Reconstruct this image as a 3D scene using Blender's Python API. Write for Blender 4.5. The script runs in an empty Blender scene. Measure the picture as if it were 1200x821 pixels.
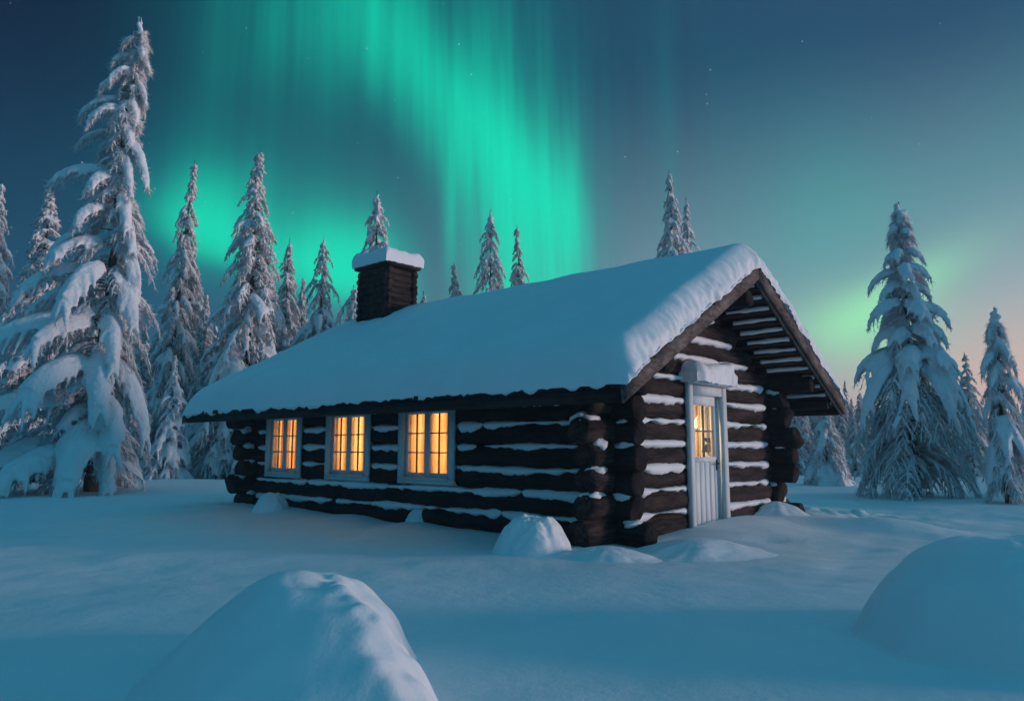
import bpy, math, random
import numpy as np
from mathutils import Vector, noise as mnoise

R = math.radians
PI = math.pi
scene = bpy.context.scene
COL = scene.collection

# ------------------------------------------------------------------ camera
CAM_H = 1.1
cam_d = bpy.data.cameras.new('camera')
cam = bpy.data.objects.new('camera', cam_d)
COL.objects.link(cam)
cam.location = (0, 0, CAM_H)
cam.rotation_euler = (R(90 + 7.4), 0, 0)
cam_d.sensor_width = 36
cam_d.lens = 26.3
cam_d.clip_start = 0.05
cam_d.clip_end = 2000
scene.camera = cam

scene.view_settings.view_transform = 'Standard'
scene.view_settings.look = 'None'
scene.view_settings.gamma = 1
scene.view_settings.exposure = 0
scene.view_settings.use_curve_mapping = False
scene.cycles.use_denoising = True
scene.cycles.max_bounces = 8
scene.cycles.diffuse_bounces = 3
scene.cycles.transparent_max_bounces = 8
scene.cycles.volume_bounces = 1
scene.cycles.sample_clamp_indirect = 4

SUN_AZ, SUN_EL = 94.0, 3.2          # degrees clockwise from straight ahead, above the horizon

# ------------------------------------------------------------------ node expressions
class N:
    """a float socket one can do arithmetic with"""
    def __init__(s, t, k): s.t, s.k = t, k
    def _op(s, op, *o):
        n = s.t.nodes.new('ShaderNodeMath'); n.operation = op
        for i, x in enumerate((s,) + o):
            if isinstance(x, N): s.t.links.new(x.k, n.inputs[i])
            else: n.inputs[i].default_value = x
        return N(s.t, n.outputs[0])
    def __add__(s, o): return s._op('ADD', o)
    __radd__ = __add__
    def __mul__(s, o): return s._op('MULTIPLY', o)
    __rmul__ = __mul__
    def __sub__(s, o): return s._op('SUBTRACT', o)
    def __rsub__(s, o): return (s * -1.0) + o
    def __truediv__(s, o): return s._op('DIVIDE', o)
    def pow(s, o): return s._op('POWER', o)
    def exp(s): return N(s.t, s._num(math.e)._op('POWER', s).k)
    def _num(s, v):
        n = s.t.nodes.new('ShaderNodeValue'); n.outputs[0].default_value = v
        return N(s.t, n.outputs[0])
    def max(s, o): return s._op('MAXIMUM', o)
    def min(s, o): return s._op('MINIMUM', o)
    def smooth(s, a, b):
        n = s.t.nodes.new('ShaderNodeMapRange'); n.interpolation_type = 'SMOOTHSTEP'
        s.t.links.new(s.k, n.inputs[0])
        n.inputs[1].default_value, n.inputs[2].default_value = a, b
        return N(s.t, n.outputs[0])

def mixc(t, f, a, b, mode='MIX'):
    n = t.nodes.new('ShaderNodeMix'); n.data_type = 'RGBA'; n.blend_type = mode
    n.clamp_factor = False
    for i, x in ((0, f), (6, a), (7, b)):
        if isinstance(x, N): t.links.new(x.k, n.inputs[i])
        elif hasattr(x, 'links'): t.links.new(x, n.inputs[i])
        elif isinstance(x, tuple): n.inputs[i].default_value = x if len(x) == 4 else x + (1,)
        else: n.inputs[i].default_value = x
    return n.outputs[2]

def srgb(r, g, b):
    f = lambda c: c / 12.92 if c <= 0.04045 else ((c + 0.055) / 1.055) ** 2.4
    return tuple(f(c / 255) for c in (r, g, b))

# ------------------------------------------------------------------ the night sky with its aurora
world = bpy.data.worlds.new('World')
scene.world = world
world.use_nodes = True
wt = world.node_tree
wt.nodes.clear()
w_out = wt.nodes.new('ShaderNodeOutputWorld')
w_bg = wt.nodes.new('ShaderNodeBackground')
wt.links.new(w_bg.outputs[0], w_out.inputs[0])
tc = wt.nodes.new('ShaderNodeTexCoord')
sep = wt.nodes.new('ShaderNodeSeparateXYZ')
wt.links.new(tc.outputs['Generated'], sep.inputs[0])
dx, dy, dz = (N(wt, sep.outputs[i]) for i in range(3))
DEG = 180 / PI
az = dx._op('ARCTAN2', dy) * DEG                    # 0 straight north, east positive
el = dz._op('ARCSINE') * DEG

def wnoise(u, v, scale, detail=2.0, rough=.5):
    c = wt.nodes.new('ShaderNodeCombineXYZ')
    for i, x in enumerate((u, v)):
        if isinstance(x, N): wt.links.new(x.k, c.inputs[i])
        else: c.inputs[i].default_value = x
    n = wt.nodes.new('ShaderNodeTexNoise'); n.noise_dimensions = '2D'
    n.inputs['Scale'].default_value = scale; n.inputs['Detail'].default_value = detail
    n.inputs['Roughness'].default_value = rough
    wt.links.new(c.outputs[0], n.inputs['Vector'])
    return N(wt, n.outputs[0])

def gauss(u, v, cu, cv, su, sv):
    a = (u - cu) * (1 / su); b = (v - cv) * (1 / sv)
    return (a * a + b * b)._op('MULTIPLY', -1.0).exp()

# base dusk gradient: deep blue to the west and overhead, pale to the east, peach at the eastern skyline
east = az.smooth(-30, 36)
up = el.smooth(2, 30)
front = dy.smooth(-.25, .35)
west_c = mixc(wt, up, srgb(16, 80, 112), srgb(2, 26, 58))
east_c = mixc(wt, el.smooth(5, 29), srgb(146, 180, 190), srgb(38, 78, 110))
base = mixc(wt, east, west_c, east_c)
peach = gauss(az, el, 42.0, 1.0, 22.0, 7.0)
base = mixc(wt, (peach * .98).min(1.0), base, srgb(246, 188, 160))
# overhead and behind the viewer: unseen sky brightened to light the snow, eastward most
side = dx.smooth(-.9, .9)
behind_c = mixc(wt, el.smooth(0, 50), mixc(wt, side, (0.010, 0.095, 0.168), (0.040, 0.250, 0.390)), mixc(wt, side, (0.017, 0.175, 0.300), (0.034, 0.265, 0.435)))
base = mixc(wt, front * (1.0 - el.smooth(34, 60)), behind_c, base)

# aurora: rays follow azimuth, curtains are soft bands
ray = wnoise(az, el * .05, .42, 3.0, .55)
ray_f = wnoise(az + el * .06, el * .02, 1.3, 2.0, .5)
rays = (ray * 1.45 + ray_f * .60 - .10)
warp = wnoise(az * .06, el * .06, 1.0, 2.0) - .5
azw = az + warp * 5.0
elw = el + warp * 4.0

# the main curtain falls from upper west and bends east as it drops, with a clean eastern edge
cx = el.smooth(33, 13) * 9.6 - 8.0
d_m = azw - cx
m_left = d_m.smooth(-8.5, -.5)
edge_e = el.smooth(30, 19)
d_e = az - (el.smooth(30, 16) * .9 + 5.5)
m_right = mixc(wt, edge_e, d_e.smooth(4.0, -8.0), d_e.smooth(3.0, -4.6))
sepm = wt.nodes.new('ShaderNodeSeparateColor'); wt.links.new(m_right, sepm.inputs[0])
m_right = N(wt, sepm.outputs[0])
main = m_left * m_right * (el.smooth(38, 17) * .58 + .13)
main = main * rays
streak = gauss(az + el * .95, el, 20.4, 22.0, 3.4, 9.0) * .42        # the bright diagonal fold
ray_a = gauss(az, el, -4.9, 17.5, .5, 5.5) * .34
ray_b = gauss(az, el, 4.7, 17.0, 1.0, 7.0) * .40
glow_m = gauss(az, el, 2.2, 15.0, 4.0, 6.0) * .42
# the western band: bright low edge, long rays above it
low = 13.6 - (az + 22.0) * .24
d_l = el - (low + warp * 2.0)
band = d_l.smooth(-1.6, 2.0) * (d_l * -.24).min(0.0).exp() * az.smooth(-31, -21) * az.smooth(-5, -10)
band = band * (ray * .8 + .45)
blob_w = gauss(azw, elw, -22.4, 15.8, 3.4, 3.6) * .52
blob_c = gauss(azw, elw, -12.8, 13.6, 4.6, 3.2) * .72
fill = gauss(az, el, -19.0, 18.0, 10.0, 7.0) * .20
high = gauss(azw, elw, -16.0, 31.0, 9.0, 6.5) * .52 * (ray + .5)
teal = gauss(azw, el, 22.5, 16.5, 6.5, 8.0) * .30 + gauss(azw - elw * 1.3, el, 12.0, 20.0, 9.0, 10.0) * .20
veil = gauss(az, el, 9.5, 22.0, 7.0, 13.0) * .17 * (ray * 1.9 - .15)
green = main + gauss(az, el, -3.0, 25.0, 8.0, 9.0) * .16 * m_right + streak * m_right + ray_a + (ray_b + glow_m) * m_right + band * 1.05 + blob_w * 1.1 + blob_c * 1.15 + fill + high + teal + veil
green = 1.0 - (green * -1.12).exp()
aur_c = mixc(wt, green.smooth(.10, .85), srgb(0, 142, 150), srgb(0, 230, 188))
sky_c = mixc(wt, (green * 1.16).min(1.0), base, aur_c)
# low pale green wisps in the east
wisp = gauss(azw, elw, 25.0, 8.2, 4.2, 2.6) * .85 + gauss(azw - elw * 1.2, elw, 15.4, 10.8, 2.8, 2.6) * .6
sky_c = mixc(wt, (wisp * .8).min(1.0), sky_c, srgb(158, 240, 184))
# stars
vor = wt.nodes.new('ShaderNodeTexVoronoi'); vor.feature = 'F1'
vor.inputs['Scale'].default_value = 62
wt.links.new(tc.outputs['Generated'], vor.inputs['Vector'])
vd = N(wt, vor.outputs['Distance'])
sc_ = wt.nodes.new('ShaderNodeSeparateColor'); wt.links.new(vor.outputs['Color'], sc_.inputs[0])
pick = N(wt, sc_.outputs[0]).smooth(.62, .99)
star = vd.smooth(.080, .030) * pick * el.smooth(10, 20) * (.75 - east * .45)
sky_c = mixc(wt, star, sky_c, (.75, .85, .95))
# a trace of real twilight from the physical sky
nish = wt.nodes.new('ShaderNodeTexSky'); nish.sky_type = 'NISHITA'
nish.sun_disc = False
nish.sun_elevation = R(SUN_EL); nish.sun_rotation = R(SUN_AZ)
sky_c = mixc(wt, .0012, sky_c, nish.outputs[0], 'ADD')
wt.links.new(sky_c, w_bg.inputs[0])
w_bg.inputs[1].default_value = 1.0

sun_d = bpy.data.lights.new('sun', 'SUN')
sun_d.energy = 3.0
sun_d.angle = R(14)
sun_d.color = (1.0, .70, .66)
sun = bpy.data.objects.new('sun', sun_d)
COL.objects.link(sun)
sv = Vector((math.sin(R(SUN_AZ)) * math.cos(R(SUN_EL)), math.cos(R(SUN_AZ)) * math.cos(R(SUN_EL)), math.sin(R(SUN_EL))))
sun.rotation_euler = sv.to_track_quat('Z', 'Y').to_euler()

# ------------------------------------------------------------------ helpers
class Acc:
    """collects vertices, quads and triangles; build() links them as ONE mesh object"""
    def __init__(s): s.v, s.q, s.t, s.n = [], [], [], 0
    def add(s, v, q=None, t=None):
        v = np.asarray(v, float).reshape(-1, 3)
        if q is not None and len(q): s.q.append(np.asarray(q, int).reshape(-1, 4) + s.n)
        if t is not None and len(t): s.t.append(np.asarray(t, int).reshape(-1, 3) + s.n)
        s.v.append(v); s.n += len(v)
    def mesh(s, name):
        m = bpy.data.meshes.new(name)
        v = np.concatenate(s.v) if s.v else np.zeros((0, 3))
        q = np.concatenate(s.q) if s.q else np.zeros((0, 4), int)
        t = np.concatenate(s.t) if s.t else np.zeros((0, 3), int)
        m.vertices.add(len(v)); m.vertices.foreach_set('co', v.astype(np.float32).ravel())
        m.loops.add(q.size + t.size)
        m.loops.foreach_set('vertex_index', np.concatenate([q.ravel(), t.ravel()]).astype(np.int32))
        m.polygons.add(len(q) + len(t))
        st = np.concatenate([np.arange(len(q)) * 4, q.size + np.arange(len(t)) * 3]).astype(np.int32)
        m.polygons.foreach_set('loop_start', st)
        m.update(calc_edges=True); m.validate()
        return m
    def build(s, name, material, parent=None, smooth=False):
        m = s.mesh(name)
        if smooth: m.polygons.foreach_set('use_smooth', np.ones(len(m.polygons), bool))
        return link(name, m, material, parent)
    # shapes
    def box(s, x0, x1, y0, y1, z0, z1, bev=0.0):
        if bev <= 0:
            v = [(x, y, z) for z in (z0, z1) for y in (y0, y1) for x in (x0, x1)]
            s.add(v, [(0, 2, 3, 1), (4, 5, 7, 6), (0, 1, 5, 4), (2, 6, 7, 3), (0, 4, 6, 2), (1, 3, 7, 5)])
            return
        b = min(bev, (x1 - x0) * .45, (y1 - y0) * .45, (z1 - z0) * .45)
        def rect(z, i): return [(x0 + i, y0 + i, z), (x1 - i, y0 + i, z), (x1 - i, y1 - i, z), (x0 + i, y1 - i, z)]
        v = rect(z0, b) + rect(z0 + b, 0) + rect(z1 - b, 0) + rect(z1, b)
        f = [(3, 2, 1, 0), (12, 13, 14, 15)]
        for k in range(3):
            for i in range(4):
                a, c = k * 4 + i, k * 4 + (i + 1) % 4
                f.append((a, c, c + 4, a + 4))
        s.add(v, f)
    def tube(s, p, r, sides=6, flat=1.0, cap=True, upv=(0, 0, 1)):
        p = np.asarray(p, float); n = len(p)
        r = np.broadcast_to(np.asarray(r, float), (n,) if np.ndim(r) < 2 else np.shape(r))
        T = np.gradient(p, axis=0); T /= np.linalg.norm(T, axis=1)[:, None] + 1e-9
        S = np.cross(T, np.asarray(upv, float)); ln = np.linalg.norm(S, axis=1)
        S[ln < 1e-3] = (1, 0, 0); S /= np.linalg.norm(S, axis=1)[:, None]
        U = np.cross(S, T)
        a = np.arange(sides) * 2 * PI / sides
        rr = r[:, None] if r.ndim == 1 else r
        v = p[:, None] + (rr * np.cos(a))[..., None] * S[:, None] + (rr * np.sin(a) * flat)[..., None] * U[:, None]
        i = np.arange(n - 1)[:, None] * sides; j = np.arange(sides)[None]; j2 = (j + 1) % sides
        q = np.stack([i + j, i + j2, i + sides + j2, i + sides + j], -1).reshape(-1, 4)
        v = v.reshape(-1, 3); t = None
        if cap:
            c0, c1 = len(v), len(v) + 1
            v = np.concatenate([v, p[:1], p[-1:]])
            j = np.arange(sides); j2 = (j + 1) % sides; o = (n - 1) * sides
            t = np.concatenate([np.stack([j2, j, np.full(sides, c0)], -1), np.stack([o + j, o + j2, np.full(sides, c1)], -1)])
        s.add(v, q, t)
    def spikes(s, p, d, l, w):
        """many thin three-sided spikes in one go"""
        n = len(p)
        if not n: return
        d = d / (np.linalg.norm(d, axis=1)[:, None] + 1e-9)
        ref = np.where(np.abs(d[:, 2:3]) > .9, np.array([[1., 0, 0]]), np.array([[0, 0, 1.]]))
        a = np.cross(d, ref); a /= np.linalg.norm(a, axis=1)[:, None] + 1e-9
        b = np.cross(d, a)
        w = np.broadcast_to(np.asarray(w, float), (n,))[:, None]
        l = np.broadcast_to(np.asarray(l, float), (n,))[:, None]
        v = np.stack([p + a * w, p + (-.5 * a + .87 * b) * w, p + (-.5 * a - .87 * b) * w, p + d * l], 1)
        i = np.arange(n)[:, None, None] * 4
        t = (i + np.array([[0, 1, 3], [1, 2, 3], [2, 0, 3]])[None]).reshape(-1, 3)
        s.add(v.reshape(-1, 3), None, t)
    def grid(s, P):
        """P: (a, b, 3) array of points"""
        a, b = P.shape[:2]
        i = np.arange(a - 1)[:, None] * b + np.arange(b - 1)[None]
        s.add(P.reshape(-1, 3), np.stack([i, i + 1, i + b + 1, i + b], -1).reshape(-1, 4))

def link(name, mesh, material, parent=None):
    o = bpy.data.objects.new(name, mesh); COL.objects.link(o)
    if material and not mesh.materials: mesh.materials.append(material)
    if parent: o.parent = parent
    return o

def tag(o, label=None, cat=None, group=None, kind=None):
    for k, v in (('label', label), ('category', cat), ('group', group), ('kind', kind)):
        if v: o[k] = v
    return o

def empty(name, loc=(0, 0, 0), rz=0.0):
    o = bpy.data.objects.new(name, None); COL.objects.link(o)
    o.location = loc; o.rotation_euler = (0, 0, rz)
    o.empty_display_size = .2
    return o

def evaluated(mesh, mods):
    """mesh after modifiers, as a new mesh"""
    o = bpy.data.objects.new('work', mesh); COL.objects.link(o)
    for typ, kw in mods:
        m = o.modifiers.new(typ, typ)
        for k, v in kw.items(): setattr(m, k, v)
    dg = bpy.context.evaluated_depsgraph_get(); dg.update()
    out = bpy.data.meshes.new_from_object(o.evaluated_get(dg))
    bpy.data.objects.remove(o)
    bpy.data.meshes.remove(mesh)
    return out

def smooth_all(m): m.polygons.foreach_set('use_smooth', np.ones(len(m.polygons), bool))

_pt = np.random.default_rng(5).random((256, 256))
def vnoise(x, y, seed=0):
    x = np.asarray(x, float) + seed * 17.31; y = np.asarray(y, float) + seed * 9.7
    xi = np.floor(x).astype(int); yi = np.floor(y).astype(int)
    fx = x - xi; fy = y - yi
    fx = fx * fx * fx * (fx * (fx * 6 - 15) + 10); fy = fy * fy * fy * (fy * (fy * 6 - 15) + 10)
    g = lambda a, b: _pt[a & 255, b & 255]
    return ((g(xi, yi) * (1 - fx) + g(xi + 1, yi) * fx) * (1 - fy) + (g(xi, yi + 1) * (1 - fx) + g(xi + 1, yi + 1) * fx) * fy) * 2 - 1
def fbm(x, y, oct=4, seed=0, gain=.5):
    x = np.asarray(x, float); y = np.asarray(y, float)
    s = 0; a = 1
    for k in range(oct):
        s = s + a * vnoise(x * 2 ** k, y * 2 ** k, seed + k * 3); a *= gain
    return s

def sstep(x, a, b):
    t = np.clip((np.asarray(x, float) - a) / (b - a), 0, 1); return t * t * (3 - 2 * t)

# ------------------------------------------------------------------ materials
def material(name):
    m = bpy.data.materials.new(name); m.use_nodes = True
    t = m.node_tree; b = t.nodes['Principled BSDF']
    return m, t, b

def tnoise(t, scale, detail=3.0, rough=.55, stretch=None, coord='Object'):
    c = t.nodes.new('ShaderNodeTexCoord'); k = c.outputs[coord]
    if stretch:
        mp = t.nodes.new('ShaderNodeMapping'); mp.inputs['Scale'].default_value = stretch
        t.links.new(k, mp.inputs[0]); k = mp.outputs[0]
    n = t.nodes.new('ShaderNodeTexNoise')
    n.inputs['Scale'].default_value = scale; n.inputs['Detail'].default_value = detail; n.inputs['Roughness'].default_value = rough
    t.links.new(k, n.inputs['Vector'])
    return N(t, n.outputs[0])

def bump(t, b, h, strength, dist):
    n = t.nodes.new('ShaderNodeBump'); n.inputs['Strength'].default_value = strength; n.inputs['Distance'].default_value = dist
    t.links.new(h.k, n.inputs['Height']); t.links.new(n.outputs[0], b.inputs['Normal'])

def snow_material(name, col, grain=60.0, gdist=.0022, lump=9.0, ldist=.008):
    m, t, b = material(name)
    v = tnoise(t, 1.7, 4.0)
    c = mixc(t, v.smooth(.3, .7), tuple(x * .965 for x in col), col)
    t.links.new(c, b.inputs['Base Color'])
    b.inputs['Roughness'].default_value = .62
    b.inputs['Specular IOR Level'].default_value = .25
    h = tnoise(t, grain, 4.0, .65) * gdist + tnoise(t, lump, 3.0) * ldist
    bump(t, b, h, .8, 1.0)
    return m

M = {}
M['snow'] = snow_material('fresh_snow', (.80, .84, .87))
M['roof_snow'] = snow_material('roof_snow', (.80, .84, .87), 40, .004, 3.5, .012)
M['tree_snow'] = snow_material('tree_snow', (.76, .80, .84), 26, .02, 7.0, .03)

m, t, b = material('frosted_needles')
geo = t.nodes.new('ShaderNodeNewGeometry')
rnd = N(t, geo.outputs['Random Per Island'])
patch = tnoise(t, 1.1, 2.0)
f = (rnd * .8 + patch * .9 - .30).smooth(-.10, .32)
c = mixc(t, f, (.040, .054, .058), (.80, .83, .86))
t.links.new(c, b.inputs['Base Color']); b.inputs['Roughness'].default_value = .8
b.inputs['Specular IOR Level'].default_value = .1
M['needles'] = m
m, t, b = material('rimed_needles')
geo = t.nodes.new('ShaderNodeNewGeometry')
rnd = N(t, geo.outputs['Random Per Island'])
f = (rnd * .9 + tnoise(t, 1.6, 2.0) * .9 - .45).smooth(-.12, .26)
c = mixc(t, f, (.040, .054, .058), (.84, .86, .88))
t.links.new(c, b.inputs['Base Color']); b.inputs['Roughness'].default_value = .8
b.inputs['Specular IOR Level'].default_value = .1
M['rime'] = m
m, t, b = material('spruce_bark')
v = tnoise(t, 14, 5.0, .6, (1, 1, .25))
t.links.new(mixc(t, v.smooth(.35, .7), (.018, .015, .014), (.075, .062, .055)), b.inputs['Base Color'])
b.inputs['Roughness'].default_value = .9; bump(t, b, v, .8, .03)
M['bark'] = m

def log_material(name, stretch, dark, light):
    m, t, b = material(name)
    v = tnoise(t, 9, 6.0, .65, stretch); w = tnoise(t, 38, 4.0, .6, stretch); k = tnoise(t, 2.2, 3.0)
    f = (v * .65 + w * .35).smooth(.36, .66)
    c = mixc(t, f, dark, light)
    c = mixc(t, k.smooth(.45, .75) * .5, c, tuple(x * .6 for x in dark))
    fr = tnoise(t, 130, 2.0, .7).smooth(.66, .76) * tnoise(t, 5.0, 2.0).smooth(.45, .65) * .35   # a dusting of frost
    c = mixc(t, fr, c, (.5, .53, .56))
    t.links.new(c, b.inputs['Base Color']); b.inputs['Roughness'].default_value = .82
    b.inputs['Specular IOR Level'].default_value = .2
    bump(t, b, v * .05 + w * .022, 1.0, 1.0)
    return m
M['log_y'] = log_material('dark_log', (1, .16, 1), (.006, .005, .007), (.026, .021, .022))  # near-black log tone, darker than the gable logs
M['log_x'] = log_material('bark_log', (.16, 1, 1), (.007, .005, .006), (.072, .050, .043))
M['board_y'] = log_material('roof_board', (1.6, .1, 1.6), (.012, .010, .012), (.050, .040, .038))
M['barge'] = log_material('weathered_board', (.25, 1.5, .6), (.06, .047, .044), (.24, .19, .17))

def paint(name, col, col2, stretch=(1, 1, 1)):
    m, t, b = material(name)
    v = tnoise(t, 12, 5.0, .6, stretch); w = tnoise(t, 60, 3.0, .6, stretch)
    t.links.new(mixc(t, (v * .7 + w * .3).smooth(.35, .68), col2, col), b.inputs['Base Color'])
    b.inputs['Roughness'].default_value = .6
    bump(t, b, v * .006 + w * .003, .6, 1.0)
    return m
M['casing'] = paint('pale_blue_paint', (.62, .70, .72), (.50, .59, .62), (1, 1, .3))
M['door'] = paint('pale_door_paint', (.68, .75, .77), (.54, .63, .67), (1, 1, .12))
M['muntin'] = paint('dark_muntin_paint', (.20, .22, .23), (.14, .16, .17))
M['pine'] = paint('pine_panelling', (.72, .54, .34), (.62, .44, .25), (1, 1, .15))

m, t, b = material('curtain_cloth')
b.inputs['Base Color'].default_value = (.62, .46, .30, 1); b.inputs['Roughness'].default_value = .9
v = tnoise(t, 5.5, 3.0, .6, (1, 2.2, .12)); w_ = tnoise(t, 2.0, 2.0)
cc = mixc(t, (v * .7 + w_ * .3).smooth(.38, .62), (.72, .38, .16), (.95, .70, .38))
tr = t.nodes.new('ShaderNodeBsdfTranslucent'); t.links.new(cc, tr.inputs[0])
mx = t.nodes.new('ShaderNodeMixShader'); mx.inputs[0].default_value = .75
t.links.new(b.outputs[0], mx.inputs[1]); t.links.new(tr.outputs[0], mx.inputs[2])
t.links.new(mx.outputs[0], t.nodes['Material Output'].inputs[0])
M['curtain'] = m
m, t, b = material('window_glass')
gl = t.nodes.new('ShaderNodeBsdfGlossy'); gl.inputs['Roughness'].default_value = .04
ts = t.nodes.new('ShaderNodeBsdfTransparent'); ts.inputs[0].default_value = (.96, .95, .92, 1)
fr = t.nodes.new('ShaderNodeLayerWeight')
fk = N(t, fr.outputs['Facing']).pow(5.0) * .9 + .03
mx = t.nodes.new('ShaderNodeMixShader')
t.links.new(fk.k, mx.inputs[0]); t.links.new(ts.outputs[0], mx.inputs[1]); t.links.new(gl.outputs[0], mx.inputs[2])
t.links.new(mx.outputs[0], t.nodes['Material Output'].inputs[0])
M['glass'] = m
m, t, b = material('lit_lamp_shade')
b.inputs['Base Color'].default_value = (.9, .75, .5, 1)
b.inputs['Emission Color'].default_value = (1, .66, .30, 1); b.inputs['Emission Strength'].default_value = 2.2
M['shade'] = m
m, t, b = material('dark_iron'); b.inputs['Base Color'].default_value = (.03, .03, .035, 1)
b.inputs['Metallic'].default_value = .8; b.inputs['Roughness'].default_value = .5
M['iron'] = m

# ------------------------------------------------------------------ cabin frame: x runs along the gable, y along the long wall
CX, CY, CROT = 1.141, 8.414, R(48)
WID, LEN = 4.5, 8.1
cU = np.array([math.cos(CROT), math.sin(CROT)]); cV = np.array([-math.sin(CROT), math.cos(CROT)])
def to_local(x, y):
    x = np.asarray(x, float) - CX; y = np.asarray(y, float) - CY
    return x * cU[0] + y * cU[1], x * cV[0] + y * cV[1]
def to_world(u, v): return CX + u * cU[0] + v * cV[0], CY + u * cU[1] + v * cV[1]

# ------------------------------------------------------------------ snow-covered ground
def ground_z(x, y):
    x = np.asarray(x, float); y = np.asarray(y, float)
    d = np.hypot(x, y)
    z = .05 * fbm(x * .22, y * .22, 3, 1) + .026 * fbm(x * .9, y * .9, 4, 4) * sstep(d, 2, 6)
    z = z + .006 * fbm(x * 2.4 + .6 * y, y * 5.5, 3, 8) * sstep(fbm(x * .5, y * .5, 2, 12), -.1, .5)
    z = z * (1 - .5 * np.exp(-((x - .5) ** 2 + (y - 7) ** 2) / 30))
    z = z + .5 * sstep(d, 60, 200) * (1 + fbm(x * .01, y * .01, 3, 2))
    u, v = to_local(x, y)
    # drift banked up against the gable and the door
    z = z + .15 * np.exp(-((u - 2.6) / 1.5) ** 2 - ((v + .25) / .75) ** 2) + .08 * np.exp(-((u - 4.6) / .8) ** 2 - ((v + .4) / .6) ** 2)
    # shallow drift along the long wall
    ux = np.maximum(np.abs(v - 4) - 4.0, 0)
    z = z + .07 * (1 + .7 * fbm(v * .8, u * .3, 2, 9)) * np.exp(-((u + .25) / .55) ** 2 - (ux / .5) ** 2)
    z = z + .15 * sstep(x + .35 * (y - 10.4), 3.6, 5.0) * sstep(x + .35 * (y - 10.4), 6.1, 5.1) * np.exp(-((y - 10.35) / .55) ** 2)  # ridge added so its east face catches the low sun as warm glow
    # old tracks and hollows half filled with snow
    for hx, hy, rx, ry, dep in ((2.08, 4.78, .17, .11, .045), (2.28, 4.72, .10, .08, .03), (2.96, 8.86, .30, .14, .05), (3.43, 7.83, .26, .10, .045), (3.85, 8.3, .20, .09, .04),
                                (3.15, 7.35, .20, .08, .035), (4.7, 7.4, .22, .09, .04), (6.5, 9.9, .5, .2, .05), (10.5, 12.6, .9, .3, .06), (5.4, 11.8, .9, .35, .06)):
        z = z - dep * np.exp(-((x - hx) / rx) ** 2 - ((y - hy) / ry) ** 2) + dep * .35 * np.exp(-((x - hx) / rx / 1.9) ** 2 - ((y - hy) / ry / 1.9) ** 2)
    # rough broken snow at both far corners
    for hx, hy, rx, ry in ((-5.6, 13.5, .9, .5), (5.3, 12.2, 1.2, .5)):
        z = z + np.exp(-((x - hx) / rx) ** 2 - ((y - hy) / ry) ** 2) * (.04 + .07 * np.abs(fbm(x * 4, y * 4, 3, 6)))
    return z
def gz(x, y): return float(ground_z(x, y))

def axis_samples(fine0, fine1, step, far, grow=1.16):
    a = list(np.arange(fine0, fine1, step)); s = step; p = a[-1]
    while p < far: s *= grow; p += s; a.append(p)
    s = step; p = a[0]; lo = []
    while p > -far: s *= grow; p -= s; lo.append(p)
    return np.array(lo[::-1] + a)
gx = axis_samples(-6.5, 8.5, .055, 420); gy = axis_samples(1.5, 14.5, .055, 420)
X, Y = np.meshgrid(gx, gy, indexing='ij')
acc = Acc(); acc.grid(np.stack([X, Y, ground_z(X, Y)], -1))
g = acc.build('snowy_ground', M['snow'], smooth=True)
tag(g, 'wide blue field of smooth untouched snow around the log cabin', 'ground', kind='structure')

# ------------------------------------------------------------------ log cabin
cabin = empty('log_cabin', (CX, CY, 0), CROT)
tag(cabin, 'dark log cabin with lit windows under a thick snowy roof', 'cabin')
rng = np.random.default_rng(11)
PITCH, LR, PRO, PROG = .28, .152, .22, .34
AP_U, AP_Z, SLOPE = 2.26, 3.45, .546            # top of the roof deck at the ridge
EAVE0, EAVE1, VG0, VG1 = -.88, 5.28, -.72, 8.70
def deck(u): return AP_Z - SLOPE * np.abs(np.asarray(u, float) - AP_U)

WINS = ((3.13, 1.16), (4.96, 1.13), (6.80, 1.10))
WZ0, WZ1 = .60, 1.75
DU0, DU1, DZ1 = 1.70, 2.57, 1.80

def log(acc, a, b, r, seed, sides=16, endcap=True):
    """one rough tree log between two points"""
    a = np.array(a, float); b = np.array(b, float); L = np.linalg.norm(b - a)
    n = max(6, int(L / .11)); t = np.linspace(0, 1, n)
    p = a + (b - a) * t[:, None]
    ang = np.arange(sides) / sides * 2 * PI
    rad = r * (1 + .05 * fbm(t * L * 1.3 + seed * 7.1, t * 0 + seed, 3)[:, None] + .045 * fbm(np.cos(ang)[None] * 1.5 + t[:, None] * L * 1.8 + seed * 3, np.sin(ang)[None] * 1.5 + seed + t[:, None] * 0, 3))
    p[:, 2] += .012 * fbm(t * L * .7 + seed * 5.3, t * 0 + 3, 2)
    if endcap:                                    # worn, rounded ends
        d = (b - a) / L
        p = np.concatenate([[a - d * .02], p, [b + d * .02]]); rad = np.concatenate([rad[:1] * .78, rad, rad[-1:] * .78])
    acc.tube(p, rad, sides)

def minus(spans, holes):
    for h0, h1 in holes:
        out = []
        for s0, s1 in spans:
            if h1 <= s0 or h0 >= s1: out.append((s0, s1)); continue
            if h0 > s0: out.append((s0, h0))
            if h1 < s1: out.append((h1, s1))
        spans = out
    return spans

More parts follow.
